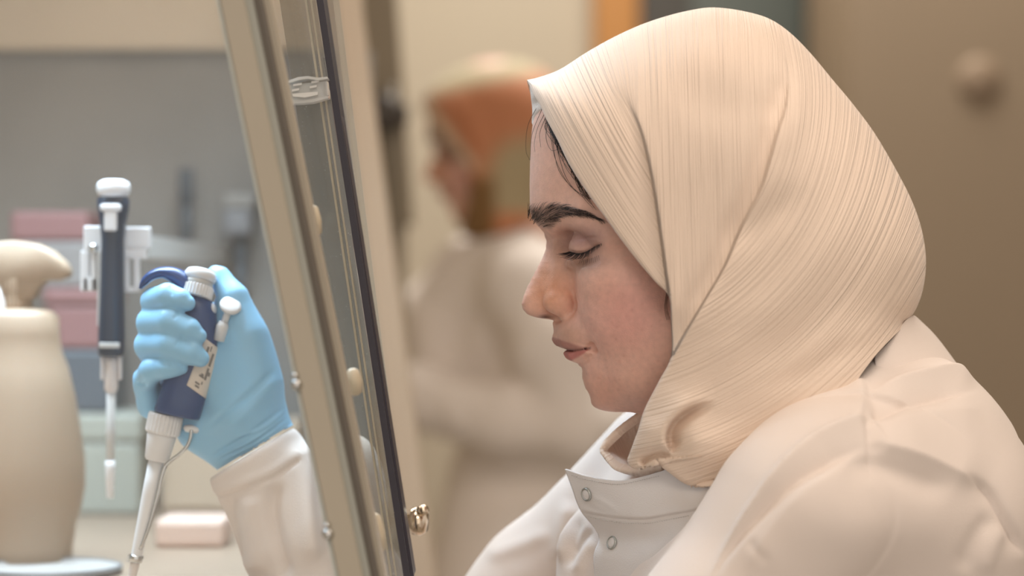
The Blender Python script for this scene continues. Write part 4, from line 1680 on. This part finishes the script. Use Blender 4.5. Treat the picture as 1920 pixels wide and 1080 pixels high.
def glass_mat(name, tintc, haze, rough=0.0, reflect=1.0, scratch=0.0):
    """thin clear sheet: see-through, Fresnel gloss and a pale diffuse veil mixed in for haze"""
    m = bpy.data.materials.new(name)
    m.use_nodes = True
    nt = m.node_tree
    nt.nodes.clear()
    out = nt.nodes.new('ShaderNodeOutputMaterial')
    tr = nt.nodes.new('ShaderNodeBsdfTransparent')
    tr.inputs[0].default_value = tintc + (1,)
    gl = nt.nodes.new('ShaderNodeBsdfGlossy')
    gl.inputs['Roughness'].default_value = rough
    fr = nt.nodes.new('ShaderNodeFresnel')
    fr.inputs[0].default_value = 1.45
    mu = nt.nodes.new('ShaderNodeMath')
    mu.operation = 'MULTIPLY'
    mu.inputs[1].default_value = reflect
    nt.links.new(fr.outputs[0], mu.inputs[0])
    m1 = nt.nodes.new('ShaderNodeMixShader')
    nt.links.new(mu.outputs[0], m1.inputs[0])
    nt.links.new(tr.outputs[0], m1.inputs[1])
    nt.links.new(gl.outputs[0], m1.inputs[2])
    di = nt.nodes.new('ShaderNodeBsdfDiffuse')
    di.inputs[0].default_value = (0.86, 0.84, 0.80, 1)
    m2 = nt.nodes.new('ShaderNodeMixShader')
    tc = nt.nodes.new('ShaderNodeTexCoord')
    n = nt.nodes.new('ShaderNodeTexNoise')
    n.inputs['Scale'].default_value = 9
    n.inputs['Detail'].default_value = 5
    nt.links.new(tc.outputs['Object'], n.inputs['Vector'])
    mr = nt.nodes.new('ShaderNodeMapRange')
    mr.inputs[1].default_value = 0.3
    mr.inputs[2].default_value = 0.75
    mr.inputs[3].default_value = haze * 0.7
    mr.inputs[4].default_value = haze * 1.3
    nt.links.new(n.outputs[0], mr.inputs[0])
    last = mr.outputs[0]
    if scratch:
        v = nt.nodes.new('ShaderNodeTexNoise')
        v.inputs['Scale'].default_value = 900
        v.inputs['Detail'].default_value = 2
        nt.links.new(tc.outputs['Object'], v.inputs['Vector'])
        m3 = nt.nodes.new('ShaderNodeMapRange')
        m3.inputs[1].default_value = 0.69
        m3.inputs[2].default_value = 0.74
        m3.inputs[3].default_value = 0
        m3.inputs[4].default_value = scratch
        nt.links.new(v.outputs[0], m3.inputs[0])
        a = nt.nodes.new('ShaderNodeMath')
        a.operation = 'ADD'
        nt.links.new(last, a.inputs[0])
        nt.links.new(m3.outputs[0], a.inputs[1])
        last = a.outputs[0]
    nt.links.new(last, m2.inputs[0])
    nt.links.new(m1.outputs[0], m2.inputs[1])
    nt.links.new(di.outputs[0], m2.inputs[2])
    nt.links.new(m2.outputs[0], out.inputs[0])
    return m


SIDE_GLASS_M = glass_mat('side_glass', (0.97, 0.98, 0.98), 0.025, reflect=0.4)
SEAL_GLASS_M = glass_mat('clear_seal', (0.74, 0.72, 0.68), 0.06, scratch=0.35)  # darker tint puts the upright's reflection into the glass colour
SASH_GLASS_M = glass_mat('sash_glass', (0.93, 0.95, 0.94), 0.04)
BENCH_Z = 0.985
cab = thing('safety_cabinet', 'large glass-fronted safety cabinet at the left with sloping sash', 'cabinet', (-0.4, 0.3, 0.0))


def slanted(mb, p0, p1, wx, Y0, Y1):
    """upright bar seen from p0 (top) to p1 (bottom) at its left edge, wx units wide, from Y0 to Y1"""
    def ext(p, q, e):
        return (p[0] + (p[0] - q[0]) * e, p[1] + (p[1] - q[1]) * e)
    a, b = ext(p0, p1, 0.35), ext(p1, p0, 0.05)
    A, B = WY(a[0], a[1], Y0), WY(b[0], b[1], Y0)
    wa = wx * S * (1.45 + Y0) / 1.45
    V = []
    for P in (A, B):
        for dx in (0, wa):
            for Y in (Y0, Y1):
                V.append(Vector((P.x + dx, Y, P.z)))
    mb.add(V, [(0, 1, 3, 2), (4, 6, 7, 5), (0, 4, 5, 1), (2, 3, 7, 6), (0, 2, 6, 4), (1, 5, 7, 3)])


# near side: upright with its mouldings
L0, L1 = (410, 0), (632, 1080)


def off(p, d):
    return (p[0] + d, p[1])


mb = MB(); slanted(mb, off(L0, 3), off(L1, 3), 44, -0.2, -0.165); post = mb.build('side_post', POST_M, cab)
mb = MB(); slanted(mb, off(L0, -5), off(L1, -5), 7, -0.196, -0.17); mb.build('glass_edge', mat('pale_glass_edge', (205, 208, 200), rough=0.2), post)
mb = MB(); slanted(mb, off(L0, 46), off(L1, 44), 18, -0.194, -0.165); mb.build('trim_strip', POSTG_M, post)
mb = MB(); slanted(mb, off(L0, 64), off(L1, 60), 15, -0.190, -0.165); mb.build('door_seal', SEAL_DARK_M, post)
mb = MB(); slanted(mb, off(L0, 79), off(L1, 74), 16, -0.172, -0.150); mb.build('inner_post', POST_M, cab)
for (x, y) in ((557, 722), (616, 1002)):
    p = WY(x, y, -0.2)
    mb = MB()
    mb.lathe([(-0.004, 0.0028), (0.001, 0.0030), (0.0030, 0.0022), (0.0036, 0.0003)], axis_matrix(p, p + Vector((-0.4, -1, 0.2)), Vector((1, 0, 0))), n=20)
    mb.lathe([(0.002, 0.0018), (0.0042, 0.0014), (0.0048, 0.0002)], axis_matrix(p + Vector((0, -0.001, 0.0035)), p + Vector((-0.3, -1, 0.5)), Vector((1, 0, 0))), n=16)
    mb.build('post_screw', CHROME_M, post)

# side window
a, b, c, d = WY(-60, -380, -0.18), WY(333, -380, -0.18), WY(633, 1080, -0.18), WY(-60, 1080, -0.18)
mb = MB()
V = []
for q in (a, b, c, d):
    V += [q, q + Vector((0, 0.005, 0))]
mb.add(V, [(0, 2, 4, 6), (1, 7, 5, 3), (0, 1, 3, 2), (2, 3, 5, 4), (4, 5, 7, 6), (6, 7, 1, 0)])
mb.build('side_window', SIDE_GLASS_M, cab)

# clear seal between the upright and the sash, with its bumper
mb = MB()
V = []
for p in ((478, -300), (546, -300), (757, 1080), (690, 1080)):
    q = WY(p[0], p[1], -0.05)
    V += [q, q + Vector((0, 0.003, 0))]
mb.add(V, [(0, 2, 4, 6), (1, 7, 5, 3), (0, 1, 3, 2), (2, 3, 5, 4), (4, 5, 7, 6), (6, 7, 1, 0)])
mb.build('clear_seal', SEAL_GLASS_M, cab)
for (x0, x1, o0) in ((571, 575, 0), (581, 584, 0)):
    mb = MB()
    slanted(mb, (x0, 0), (x0 + 160, 1080), x1 - x0, -0.049, -0.044)
    mb.build('seal_rib', mat('pale_seal_rib', (206, 196, 176), rough=0.3), cab)

# little stops along the seal
for (x, y, rx, ry) in ((588, 414, 15, 30), (664, 716, 15, 26), (704, 1000, 18, 40)):
    p = WY(x, y, -0.12)
    u = S * 1.33 / 1.45
    mb = MB()
    mb.lathe([(-ry, rx * .3), (-ry * .8, rx * .8), (0, rx), (ry * .8, rx * .8), (ry, rx * .3)], axis_matrix(p, p + Vector((-0.16, 0, 1)), Vector((1, 0, 0))) @ Matrix.Diagonal((u, u, u, 1)), n=20)
    mb.build('seal_stop', mat('beige_stop', (190, 176, 152), rough=0.5), cab)

# sash: a pane that runs away from the lens, so that it shows its edge
mb = MB(); slanted(mb, (593, 0), (756, 1080), 13, -0.01, 0.03); sash = mb.build('sash_edge', GASKET_M, cab)
mb = MB()
V = []
for (x, y) in ((606, 108), (612, 108), (636, 195), (644, 240), (776, 1080), (762, 1080), (628, 240)):
    q = WY(x, y, -0.004)
    V += [q, q + Vector((0, 0.03, 0))]
n = 7
F = [tuple(2 * i for i in reversed(range(n))), tuple(2 * i + 1 for i in range(n))]
F += [(2 * i, 2 * ((i + 1) % n), 2 * ((i + 1) % n) + 1, 2 * i + 1) for i in range(n)]
mb.add(V, F)
mb.build('sash_guard', mat('dark_plum_plastic', (50, 42, 52), rough=0.4), cab)
mb = MB()
A0, A1 = WY(599, -200, 0.03), WY(760, 1086, 0.03)
B0, B1 = WY(600, -200, FAR_Y - 0.02), WY(761, 1086, FAR_Y - 0.02)
V = [A0, A1, B1, B0]
V += [v + Vector((0.004, 0, 0)) for v in V]
mb.add(V, [(0, 1, 2, 3), (7, 6, 5, 4), (0, 4, 5, 1), (1, 5, 6, 2), (2, 6, 7, 3), (3, 7, 4, 0)])
mb.build('sash_pane', SASH_GLASS_M, cab)
# handle knob on the sash
p = WY(770, 976, 0.05)
mb = MB()
mb.lathe([(0, 0.004), (0.004, 0.0045), (0.006, 0.0085), (0.011, 0.0092), (0.014, 0.007), (0.015, 0.001)], axis_matrix(p + Vector((-0.004, 0, 0)), p + Vector((1, -0.25, 0)), Vector((0, 0, 1))), n=28)
mb.lathe([(0, 0.0035), (0.005, 0.003), (0.006, 0.0005)], axis_matrix(p + Vector((0.006, -0.007, 0.006)), p + Vector((0.05, -0.04, 0.03)), Vector((0, 0, 1))), n=16)
mb.build('sash_knob', mat('polished_brass', (226, 206, 180), rough=0.14, metal=1.0), cab)

# clear bumper
bump = MB()
yb = -0.055


def bq(x, y, dy=0.0):
    return WY(x, y, yb) + Vector((0, dy, 0))


def slab(mb, pts, d0, d1):
    n = len(pts)
    V = []
    for x, y in pts:
        V += [bq(x, y, d0), bq(x, y, d1)]
    F = [tuple(2 * i for i in reversed(range(n))), tuple(2 * i + 1 for i in range(n))]
    F += [(2 * i, 2 * ((i + 1) % n), 2 * ((i + 1) % n) + 1, 2 * i + 1) for i in range(n)]
    mb.add(V, F)


slab(bump, [(524, 158), (548, 153), (562, 148), (580, 146), (600, 149), (616, 147), (618, 151), (600, 154), (580, 151), (562, 154), (548, 158), (526, 162)], -0.012, 0.0)
slab(bump, [(533, 162), (612, 154), (618, 170), (619, 184), (590, 194), (560, 196), (534, 196), (530, 180)], -0.006, 0.0)
slab(bump, [(534, 190), (560, 192), (580, 191), (619, 183), (619, 187), (590, 195), (570, 197), (536, 198)], -0.013, -0.001)
for (x, y) in ((533, 176), (616, 168)):
    slab(bump, [(x - 3, y - 12), (x, y - 13), (x + 2, y + 12), (x - 1, y + 14)], -0.011, -0.001)
bum = bump.build('clear_bumper', glass_mat('clear_acrylic', (0.96, 0.96, 0.96), 0.38, rough=0.08, reflect=3.0), cab)
mb = MB()
for (x, y, wd) in ((550, 170, 13), (583, 164, 13), (552, 160, 16), (586, 155, 14)):
    slab(mb, [(x, y), (x + wd, y - 2.5), (x + wd, y + 1.5), (x, y + 4)], -0.0085, -0.0062)
slab(mb, [(550, 178), (598, 174), (598, 180), (574, 185), (552, 183)], -0.0085, -0.0062)
mb.build('bumper_highlights', mat('frosted_relief', (222, 218, 212), rough=0.25), bum)  # pale relief strips added as the bumper's whitish highlights

# far side, header, bench and shell
p0 = WY(0, 96, FAR_Y)
xl, xr = -0.78, WY(740, 540, FAR_Y).x - 0.02
mb = MB(); mb.box((xl, FAR_Y, BENCH_Z), (xr, FAR_Y + 0.02, p0.z)); mb.build('far_panel', PANEL_M, cab)
mb = MB(); mb.box((xl, FAR_Y - 0.012, p0.z), (xr - 0.01, FAR_Y + 0.02, 1.78), None, 0.004); mb.build('far_header', mat('buff_enamel', (214, 198, 176), rough=0.6, vary=0.04, vscale=5), cab)
mb = MB(); mb.box((xl - 0.02, -0.2, BENCH_Z), (xl, FAR_Y + 0.02, 1.78)); mb.build('rear_panel', PANEL_M, cab)
mb = MB(); mb.box((xl, -0.17, BENCH_Z - 0.03), (-0.15, FAR_Y + 0.02, BENCH_Z), None, 0.004); mb.build('worktop', BENCH_M, cab)
mb = MB(); mb.box((xl - 0.02, -0.15, 0.0), (-0.11, FAR_Y, BENCH_Z - 0.03)); mb.build('base_cupboard', CREAM_M, cab)
mb = MB(); mb.box((xl, -0.2, 1.74), (-0.3, FAR_Y, 1.80)); mb.build('roof_panel', CREAM_M, cab)
# far front upright, cream
mb = MB()
slanted(mb, (612, 0), (752, 1080), 62, FAR_Y - 0.03, FAR_Y + 0.02)
mb.build('far_post', CREAM_M, cab)

# ------------------------------------------------------------------ things in the cabinet
BOTTLE_M = mat('cream_polythene', (164, 142, 120), rough=0.5, sss=0.1, vary=0.03)


def spray_bottle():
    Y = 0.26
    k = (1.45 + Y) / 1.45
    u = S * k
    top, bot = WY(28, 560, Y), WY(28, 1200, Y)
    bot.z = BENCH_Z
    n = (top.z - bot.z) / u
    root = thing('spray_bottle', 'cream plastic spray bottle at the far left of the cabinet', 'bottle', (top.x, top.y, BENCH_Z))
    M = Matrix.Translation(top) @ Matrix.Rotation(math.pi, 4, 'X') @ Matrix.Diagonal((u, u, u, 1))
    mb = MB()
    prof = [(18, 40), (22, 70), (34, 82), (70, 84), (100, 88), (130, 100), (180, 112), (240, 122), (300, 130), (350, 131), (390, 124), (420, 114), (n - 30, 108), (n - 6, 106), (n, 100)]
    prof = [p for p in prof if p[0] <= n]
    mb.lathe(prof, M, n=48, sy=0.8)
    mb.build('bottle_body', BOTTLE_M, root)
    mb = MB()
    gear(mb, M, -40, 20, 33, 24, 0.05)
    mb.build('neck_collar', BOTTLE_M, root)
    # hooded trigger head
    mb = MB()
    c = [(-60, 470), (-20, 456), (30, 452), (70, 458), (100, 472), (126, 494), (134, 508), (130, 520), (112, 526), (88, 526), (74, 540), (66, 560), (-6, 560), (-14, 540), (-60, 532)]
    V = []
    d = [30, 34, 36, 35, 32, 26, 22, 22, 24, 28, 30, 32, 32, 32, 28]
    m = len(c)
    for s_, f in ((-1, .72), (-.8, 1), (.8, 1), (1, .72)):
        cx, cy = 30, 505
        for i, (x, y) in enumerate(c):
            xx, yy = cx + (x - cx) * (0.9 if abs(s_) == 1 else 1), cy + (y - cy) * (0.9 if abs(s_) == 1 else 1)
            q = WY(xx, yy, Y)
            V.append(q + Vector((0, s_ * d[i] * u, 0)))
    F = [tuple(reversed(range(m))), tuple(3 * m + i for i in range(m))]
    for j in range(3):
        F += [(j * m + i, j * m + (i + 1) % m, (j + 1) * m + (i + 1) % m, (j + 1) * m + i) for i in range(m)]
    mb.add(V, F, True)
    mb.build('spray_head', BOTTLE_M, root)
    mb = MB()
    mb.tube([WY(-8, 540, Y - .01), WY(-2, 570, Y - .012), WY(2, 610, Y - .012), WY(4, 655, Y - .01)], [9 * u, 11 * u, 10 * u, 8 * u], n=10)
    mb.build('trigger', WHITE_M, root)


spray_bottle()


def box_at(name, label, x0, y0, x1, y1, Y, m, depth=0.10, group=None, bev=0.004, lid=None, zb=None):
    a, b = WY(x0, y1, Y), WY(x1, y0, Y)
    z0 = a.z if zb is None else zb
    r = thing(name, label, 'box', ((a.x + b.x) / 2, Y, z0), group)
    mb = MB()
    h = b.z - z0
    mb.box((a.x, Y, z0), (b.x, Y + depth, z0 + h * (0.72 if lid else 1.0)), None, bev)
    mb.build('box_body', m, r)
    if lid:
        mb = MB()
        mb.box((a.x - 0.002, Y - 0.002, z0 + h * 0.72), (b.x + 0.002, Y + depth + 0.002, z0 + h), None, bev)
        mb.build('box_lid', lid, r)
    return z0 + h


RED_M = mat('dull_red_card', (140, 102, 100), rough=0.6)
GREYB_M = mat('grey_card', (140, 136, 134), rough=0.6)
DARK_M = mat('dark_blue_grey_plastic', (86, 92, 98), rough=0.5)
TEAL_M = mat('pale_teal_plastic', (160, 160, 148), rough=0.5)
BEIGE_M = mat('beige_card', (196, 174, 150), rough=0.6)
PINK_M = mat('salmon_plastic', (214, 184, 166), rough=0.5)
Yb = 0.62
z = box_at('storage_box', 'pale teal tub under the stack beside the spray bottle', 96, 775, 262, 930, Yb, TEAL_M, lid=TEAL_M, zb=BENCH_Z)
z = box_at('storage_box', 'dark grey box resting on the pale teal tub', 104, 655, 204, 775, Yb, DARK_M, zb=z)
z = box_at('storage_box', 'dull red box lying on the dark grey box', 84, 540, 196, 655, Yb, RED_M, zb=z, lid=RED_M)
z = box_at('storage_box', 'grey card box between the two red boxes', 30, 452, 190, 540, Yb, GREYB_M, zb=z)
z = box_at('storage_box', 'dull red flat box on top of the stack', 18, 396, 166, 452, Yb, RED_M, zb=z)
box_at('storage_box', 'wide beige carton standing behind the sleeve', 300, 790, 560, 940, 0.66, BEIGE_M, depth=0.08, zb=BENCH_Z)
box_at('tube_rack', 'low salmon pink rack behind the pipette shaft', 290, 975, 420, 1040, 0.36, PINK_M, depth=0.06, zb=BENCH_Z)
box_at('control_box', 'pale grey box fixed high on the grey panel near the post', 415, 362, 478, 392, FAR_Y - 0.05, mat('pale_grey_box', (150, 146, 140), rough=0.5), depth=0.05)
box_at('control_box', 'blue-grey box fixed below the pale grey box', 418, 392, 470, 440, FAR_Y - 0.05, mat('blue_grey_box', (136, 136, 138), rough=0.5), depth=0.05)


def hung_tool(x, y0, y1, wd, lbl, Y=FAR_Y - 0.03):
    a, b = WY(x, y0, Y), WY(x, y1, Y)
    u = S * (1.45 + Y) / 1.45
    root = thing('marker_pen', lbl, 'pen', tuple(b))
    M = axis_matrix(a, b, Vector((1, 0, 0))) @ Matrix.Diagonal((u, u, u, 1))
    L = (b - a).length / u
    mb = MB()
    mb.lathe([(0, wd * .6), (4, wd * .8), (L * .42, wd * .85), (L * .45, wd * .7)], M, n=20)
    mb.build('cap', DARK_M, root)
    mb = MB()
    mb.lathe([(L * .44, wd * .62), (L * .9, wd * .6), (L, wd * .3)], M, n=20)
    mb.build('barrel', DARK_M, root)
    mb = MB()
    mb.box((a.x - 0.004, a.y, a.z - 0.05), (a.x + 0.004, FAR_Y, a.z - 0.042))
    mb.build('clip', GREYP_M, root)


hung_tool(349, 316, 462, 17, 'dark blue pen clipped to the grey panel above the hand')
hung_tool(452, 438, 560, 17, 'dark blue pen clipped to the panel beside the post')

# shallow dish at the lower left
Yd = 0.2
p = WY(95, 1062, Yd)
dish = thing('culture_dish', 'shallow white round dish at the bottom left corner', 'dish', (p.x, p.y, BENCH_Z))
M = Matrix.Translation((p.x, p.y, BENCH_Z))
hz = p.z - BENCH_Z
mb = MB()
mb.lathe([(0, 0.04), (0.001, 0.046), (hz, 0.048), (hz, 0.0465), (0.003, 0.044), (0.0025, 0.001)], M, n=56, caps=False)
mb.build('dish_body', mat('grey_white_glass', (172, 166, 160), rough=0.3), dish)
mb = MB()
mb.lathe([(hz - 0.003, 0.0482), (hz + 0.0005, 0.0486), (hz + 0.0012, 0.047), (hz, 0.0462)], M, n=56, caps=False)
mb.build('dish_rim', mat('grey_rim', (120, 118, 116), rough=0.5), dish)

# ------------------------------------------------------------------ second cabinet, further back
POST2_M = mat('olive_grey_steel', (142, 130, 110), rough=0.5)
cab2 = thing('safety_cabinet', 'grey-brown upright of the next cabinet with a black latch', 'cabinet', (WY(700, 540, 1.5).x, 1.5, 0.0))
mb = MB()
slanted(mb, (676, 0), (706, 400), 66, 1.5, 1.56)
mb.build('upper_post', POST2_M, cab2)
mb = MB()
A, B = WY(700, 400, 1.51), WY(760, 400, 1.51)
mb.box((A.x, 1.51, 0), (B.x, 1.57, A.z))
mb.build('lower_post', mat('pale_grey_steel', (176, 164, 144), rough=0.5), cab2)
mb = MB()
p = WY(718, 213, 1.47)
mb.box((p.x - 0.045, 1.46, p.z - 0.012), (p.x + 0.03, 1.5, p.z + 0.012), None, 0.005)
mb.lathe([(0, 0.020), (0.012, 0.024), (0.03, 0.02), (0.034, 0.002)], axis_matrix(p, p + Vector((0, -1, 0)), Vector((1, 0, 0))), n=24)
mb.build('latch', mat('black_latch', (76, 70, 66), rough=0.5), cab2)
mb = MB()
mb.tube([WY(732, 160, 1.47), WY(734, 300, 1.47), WY(733, 520, 1.47)], 0.007, n=10)
mb.build('rod', mat('dim_steel_rod', (128, 120, 106), rough=0.4), cab2)
mb = MB()
a, b = WY(728, 432, 1.46), WY(738, 500, 1.46)
mb.box((a.x, 1.45, b.z), (b.x, 1.475, a.z), None, 0.004)
mb.build('grip_handle', mat('black_grip', (50, 46, 44), rough=0.5), cab2)

# ------------------------------------------------------------------ room shell
WALL_M = mat('cream_wall_paint', (192, 180, 160), rough=0.85, vary=0.02, vscale=3, bump=(120, 0.1))
FLOOR_M = mat('grey_vinyl_floor', (150, 144, 136), rough=0.5, vary=0.05, vscale=20)
CEIL_M = mat('white_ceiling', (232, 226, 216), rough=0.9)
BY = 3.4


def shell(name, lo, hi, m):
    mb = MB()
    mb.box(lo, hi)
    return structure(mb.build(name, m))


shell('floor', (-1.6, -3.2, -0.1), (3.0, BY + 0.1, 0.0), FLOOR_M)
shell('ceiling', (-1.6, -3.2, 2.7), (3.0, BY + 0.1, 2.8), CEIL_M)
shell('wall_left', (-1.7, -3.2, 0), (-1.6, BY, 2.7), WALL_M)
shell('wall_right', (3.0, -3.2, 0), (3.1, BY, 2.7), WALL_M)
shell('wall_back', (-1.6, BY, 0), (3.0, BY + 0.1, 2.7), WALL_M)
OAK_M = mat('oak_frame', (184, 128, 66), rough=0.5, vary=0.08, vscale=12)
x0, x1 = WY(1112, 0, BY).x, WY(1196, 0, BY).x
xe = WY(1576, 0, BY).x
mb = MB()
mb.box((x0, BY - 0.05, 0), (x1, BY, 2.25), None, 0.006)
structure(mb.build('trim_1', OAK_M))
mb = MB()
mb.box((x1, BY - 0.03, 0.0), (xe, BY, 2.2), None, 0.004)
d1 = structure(mb.build('door_1', mat('dark_grey_door', (70, 66, 60), rough=0.5)))
mb = MB()
xa, xb = WY(1292, 0, BY).x, WY(1505, 0, BY).x
mb.box((xa, BY - 0.045, 0.15), (xb, BY - 0.028, 2.1), None, 0.006)
mb.build('door_panel', mat('teal_grey_panel', (92, 98, 92), rough=0.4), d1)
mb = MB()
mb.box((xb + 0.002, BY - 0.042, 0.15), (xe - 0.03, BY - 0.028, 2.1), None, 0.006)
mb.build('door_panel', mat('slate_panel', (70, 74, 72), rough=0.4), d1)
# tall brown locker at the right
LOCK_M = mat('brown_laminate', (148, 130, 108), rough=0.6, vary=0.06, vscale=2.5)
YL = 2.5
xl0 = WY(1584, 0, YL).x
lk = thing('locker', 'tall brown locker filling the right behind the headscarf', 'locker', (xl0 + 0.6, YL, 0))
mb = MB(); mb.box((xl0, YL + 0.02, 0), (xl0 + 1.3, YL + 0.5, 2.35), None, 0.004); mb.build('carcass', LOCK_M, lk)
for i in range(2):
    xa = xl0 + 0.01 + i * 0.62
    mb = MB(); mb.box((xa, YL, 0.06), (xa + 0.605, YL + 0.02, 2.32), None, 0.004)
    dr = mb.build('locker_door', LOCK_M, lk)
    if i == 0:
        p = WY(1836, 150, YL)
        mb = MB()
        mb.lathe([(0, 0.034), (0.004, 0.036), (0.008, 0.030), (0.010, 0.004)], axis_matrix(p, p + Vector((0, -1, 0)), Vector((1, 0, 0))), n=28)
        mb.build('round_pull', mat('dark_brown_pull', (142, 122, 101), rough=0.5), dr)

# ceiling lamps; the one behind the camera is added for frontal fill
for (x, y, lb) in ((0.55, -0.35, 'over the sitter'), (0.35, 2.3, 'near the far door'), (0.3, -2.5, 'added behind the camera for fill light')):
    r = thing('ceiling_lamp', 'flat white ceiling lamp panel ' + lb, 'lamp', (x, y, 2.7))
    mb = MB(); mb.box((x - 0.63, y - 0.33, 2.675), (x + 0.63, y + 0.33, 2.7), None, 0.004); mb.build('lamp_frame', WHITE_M, r)
# ------------------------------------------------------------------ the colleague behind
Y2 = 1.85
K2 = (1.45 + Y2) / 1.45
OX, OY = 978 - (960 + (795 - 960) * K2), 569 - (540 + (332 - 540) * K2)


def l2(ix, iy):
    return (960 + (ix - 960) * K2 + OX, 540 + (iy - 540) * K2 + OY)


def to_world2(V):
    P = to_world(V)
    P[:, 0] -= OX * S
    P[:, 1] += Y2
    P[:, 2] += OY * S
    return P


mate = thing('person', 'woman in an orange patterned headscarf and white coat, out of focus behind', 'person', (WY(960, 900, Y2).x, Y2, WY(960, 1000, Y2).z))
SKIN2 = SKIN.copy()
hm = head_me.copy()
o = bpy.data.objects.new('body', hm)
C.objects.link(o)
o.location = (-OX * S, Y2, OY * S)
o.parent = mate
o.matrix_parent_inverse = Matrix.Translation(-Vector(mate.location))
for nm in ('eyebrow', 'eyelashes'):
    src = bpy.data.objects[nm]
    c = src.copy()
    C.objects.link(c)
    c.parent = mate
    c.location = (-OX * S, Y2, OY * S)
    c.matrix_parent_inverse = Matrix.Translation(-Vector(mate.location))

OUT2 = [l2(*p) for p in [(788, 190), (800, 168), (826, 146), (870, 124), (925, 112), (985, 116), (1035, 146), (1065, 200), (1074, 270), (1054, 340), (1030, 390)]]
BACK2 = OUT2 + [l2(*p) for p in [(1000, 425), (950, 446), (900, 456), (880, 452)]]
FRONT2 = [l2(*p) for p in [(788, 190), (798, 210), (815, 236), (842, 266), (868, 296), (884, 322), (888, 352), (882, 390), (868, 425), (866, 442), (880, 452)]]
SHAPE2 = [l2(*p) for p in [(1040, 470), (960, 520), (870, 480), (838, 410), (812, 365), (795, 330), (800, 280), (786, 230)]]


def det2(x, y, h, d):
    o = np.zeros(len(x))
    for (a, b, c, am, wd) in (((840, 165), (870, 230), (892, 310), 14, 22), ((880, 150), (930, 240), (930, 330), -10, 40), ((990, 230), (950, 300), (910, 400), 14, 50)):
        o += bump_along(x, y, [l2(*a), l2(*b), l2(*c)], am, wd, wd)
    return o


V, Fc, x2, y2 = scarf_mesh(FRONT2, BACK2, OUT2[-1], SHAPE2, 70, 130, 255, 220, det2)
Fc = fix_order(V, Fc)
col = np.repeat(np.array(lin(196, 132, 96))[None], len(x2), 0)


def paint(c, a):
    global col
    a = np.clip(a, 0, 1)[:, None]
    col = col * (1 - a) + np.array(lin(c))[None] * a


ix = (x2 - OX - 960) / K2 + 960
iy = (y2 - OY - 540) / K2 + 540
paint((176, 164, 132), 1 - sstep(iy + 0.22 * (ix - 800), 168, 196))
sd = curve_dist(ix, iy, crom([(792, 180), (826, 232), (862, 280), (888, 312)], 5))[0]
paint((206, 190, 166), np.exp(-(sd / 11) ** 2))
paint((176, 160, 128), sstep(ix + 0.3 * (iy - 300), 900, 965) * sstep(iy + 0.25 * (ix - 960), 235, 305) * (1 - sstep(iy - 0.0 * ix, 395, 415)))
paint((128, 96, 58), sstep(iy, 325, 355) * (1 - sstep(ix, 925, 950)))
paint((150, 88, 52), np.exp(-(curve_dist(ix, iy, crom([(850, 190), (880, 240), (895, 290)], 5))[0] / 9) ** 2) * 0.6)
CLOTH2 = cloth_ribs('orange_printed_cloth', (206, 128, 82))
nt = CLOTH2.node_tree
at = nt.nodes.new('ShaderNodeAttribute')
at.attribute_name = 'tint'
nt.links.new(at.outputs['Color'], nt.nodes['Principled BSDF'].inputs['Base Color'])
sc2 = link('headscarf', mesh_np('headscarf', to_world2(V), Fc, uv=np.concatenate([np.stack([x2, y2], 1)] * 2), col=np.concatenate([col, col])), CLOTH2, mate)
md = sc2.modifiers.new('thickness', 'SOLIDIFY')
md.thickness = 0.0012

f = Field((100, 500, -700), (2200, 2300, 700), 14.0)


def c2(ix, iy, t, r):
    return l2(ix, iy) + (t, r)


f.chain([c2(935, 520, -300, 190), c2(950, 500, 0, 200), c2(985, 540, 300, 180)], 0, q=False)
f.chain([c2(950, 560, 0, 300), c2(1040, 800, 0, 350), c2(1080, 1060, 0, 380)], 80, q=False)
f.chain([c2(960, 900, 60, 270), c2(935, 1090, 120, 310)], 60, q=False)
f.chain([c2(860, 520, 0, 130), c2(835, 600, 0, 150), c2(850, 700, 0, 170)], 90, q=False)
f.chain([c2(985, 540, 300, 185), c2(1030, 640, 420, 165), c2(1075, 790, 430, 150)], 50, q=False)
f.chain([c2(1075, 790, 430, 150), c2(950, 780, 400, 150), c2(800, 740, 330, 132), c2(680, 715, 280, 110)], 50, q=False)
f.chain([c2(900, 500, -330, 170), c2(820, 580, -420, 150), c2(700, 640, -420, 120)], 50, q=False)
f.ell(l2(915, 395) + (0,), (190, 230, 190), 10, op='s', q=False)
V2_, F2_ = f.mesh(4)
F2_ = fix_order(V2_, F2_)


def det_coat2(V, F):
    N = outward_local(V, F)
    d = np.zeros(len(V))
    ff = sstep(N[:, 2], 0, .3)
    for (a, b, c, am, wd) in (((900, 560), (850, 640), (800, 690), -22, 30), ((960, 600), (900, 690), (860, 700), -20, 30), ((1000, 620), (960, 700), (930, 770), 18, 40),
                              ((840, 700), (850, 760), (870, 820), 14, 30), ((1080, 830), (960, 850), (830, 850), -20, 34), ((1060, 900), (960, 940), (880, 1000), 24, 40),
                              ((1080, 960), (990, 1000), (920, 1060), -22, 40), ((790, 520), (830, 540), (900, 500), 14, 34)):
        d += bump_along(V[:, 0], V[:, 1], [l2(*a), l2(*b), l2(*c)], am, wd, wd) * ff
    return V + N * d[:, None]


V2_ = det_coat2(V2_, F2_)
link('lab_coat', mesh_np('lab_coat', to_world2(V2_), F2_), mat('second_white_coat_cloth', (238, 229, 222), rough=0.85), mate)
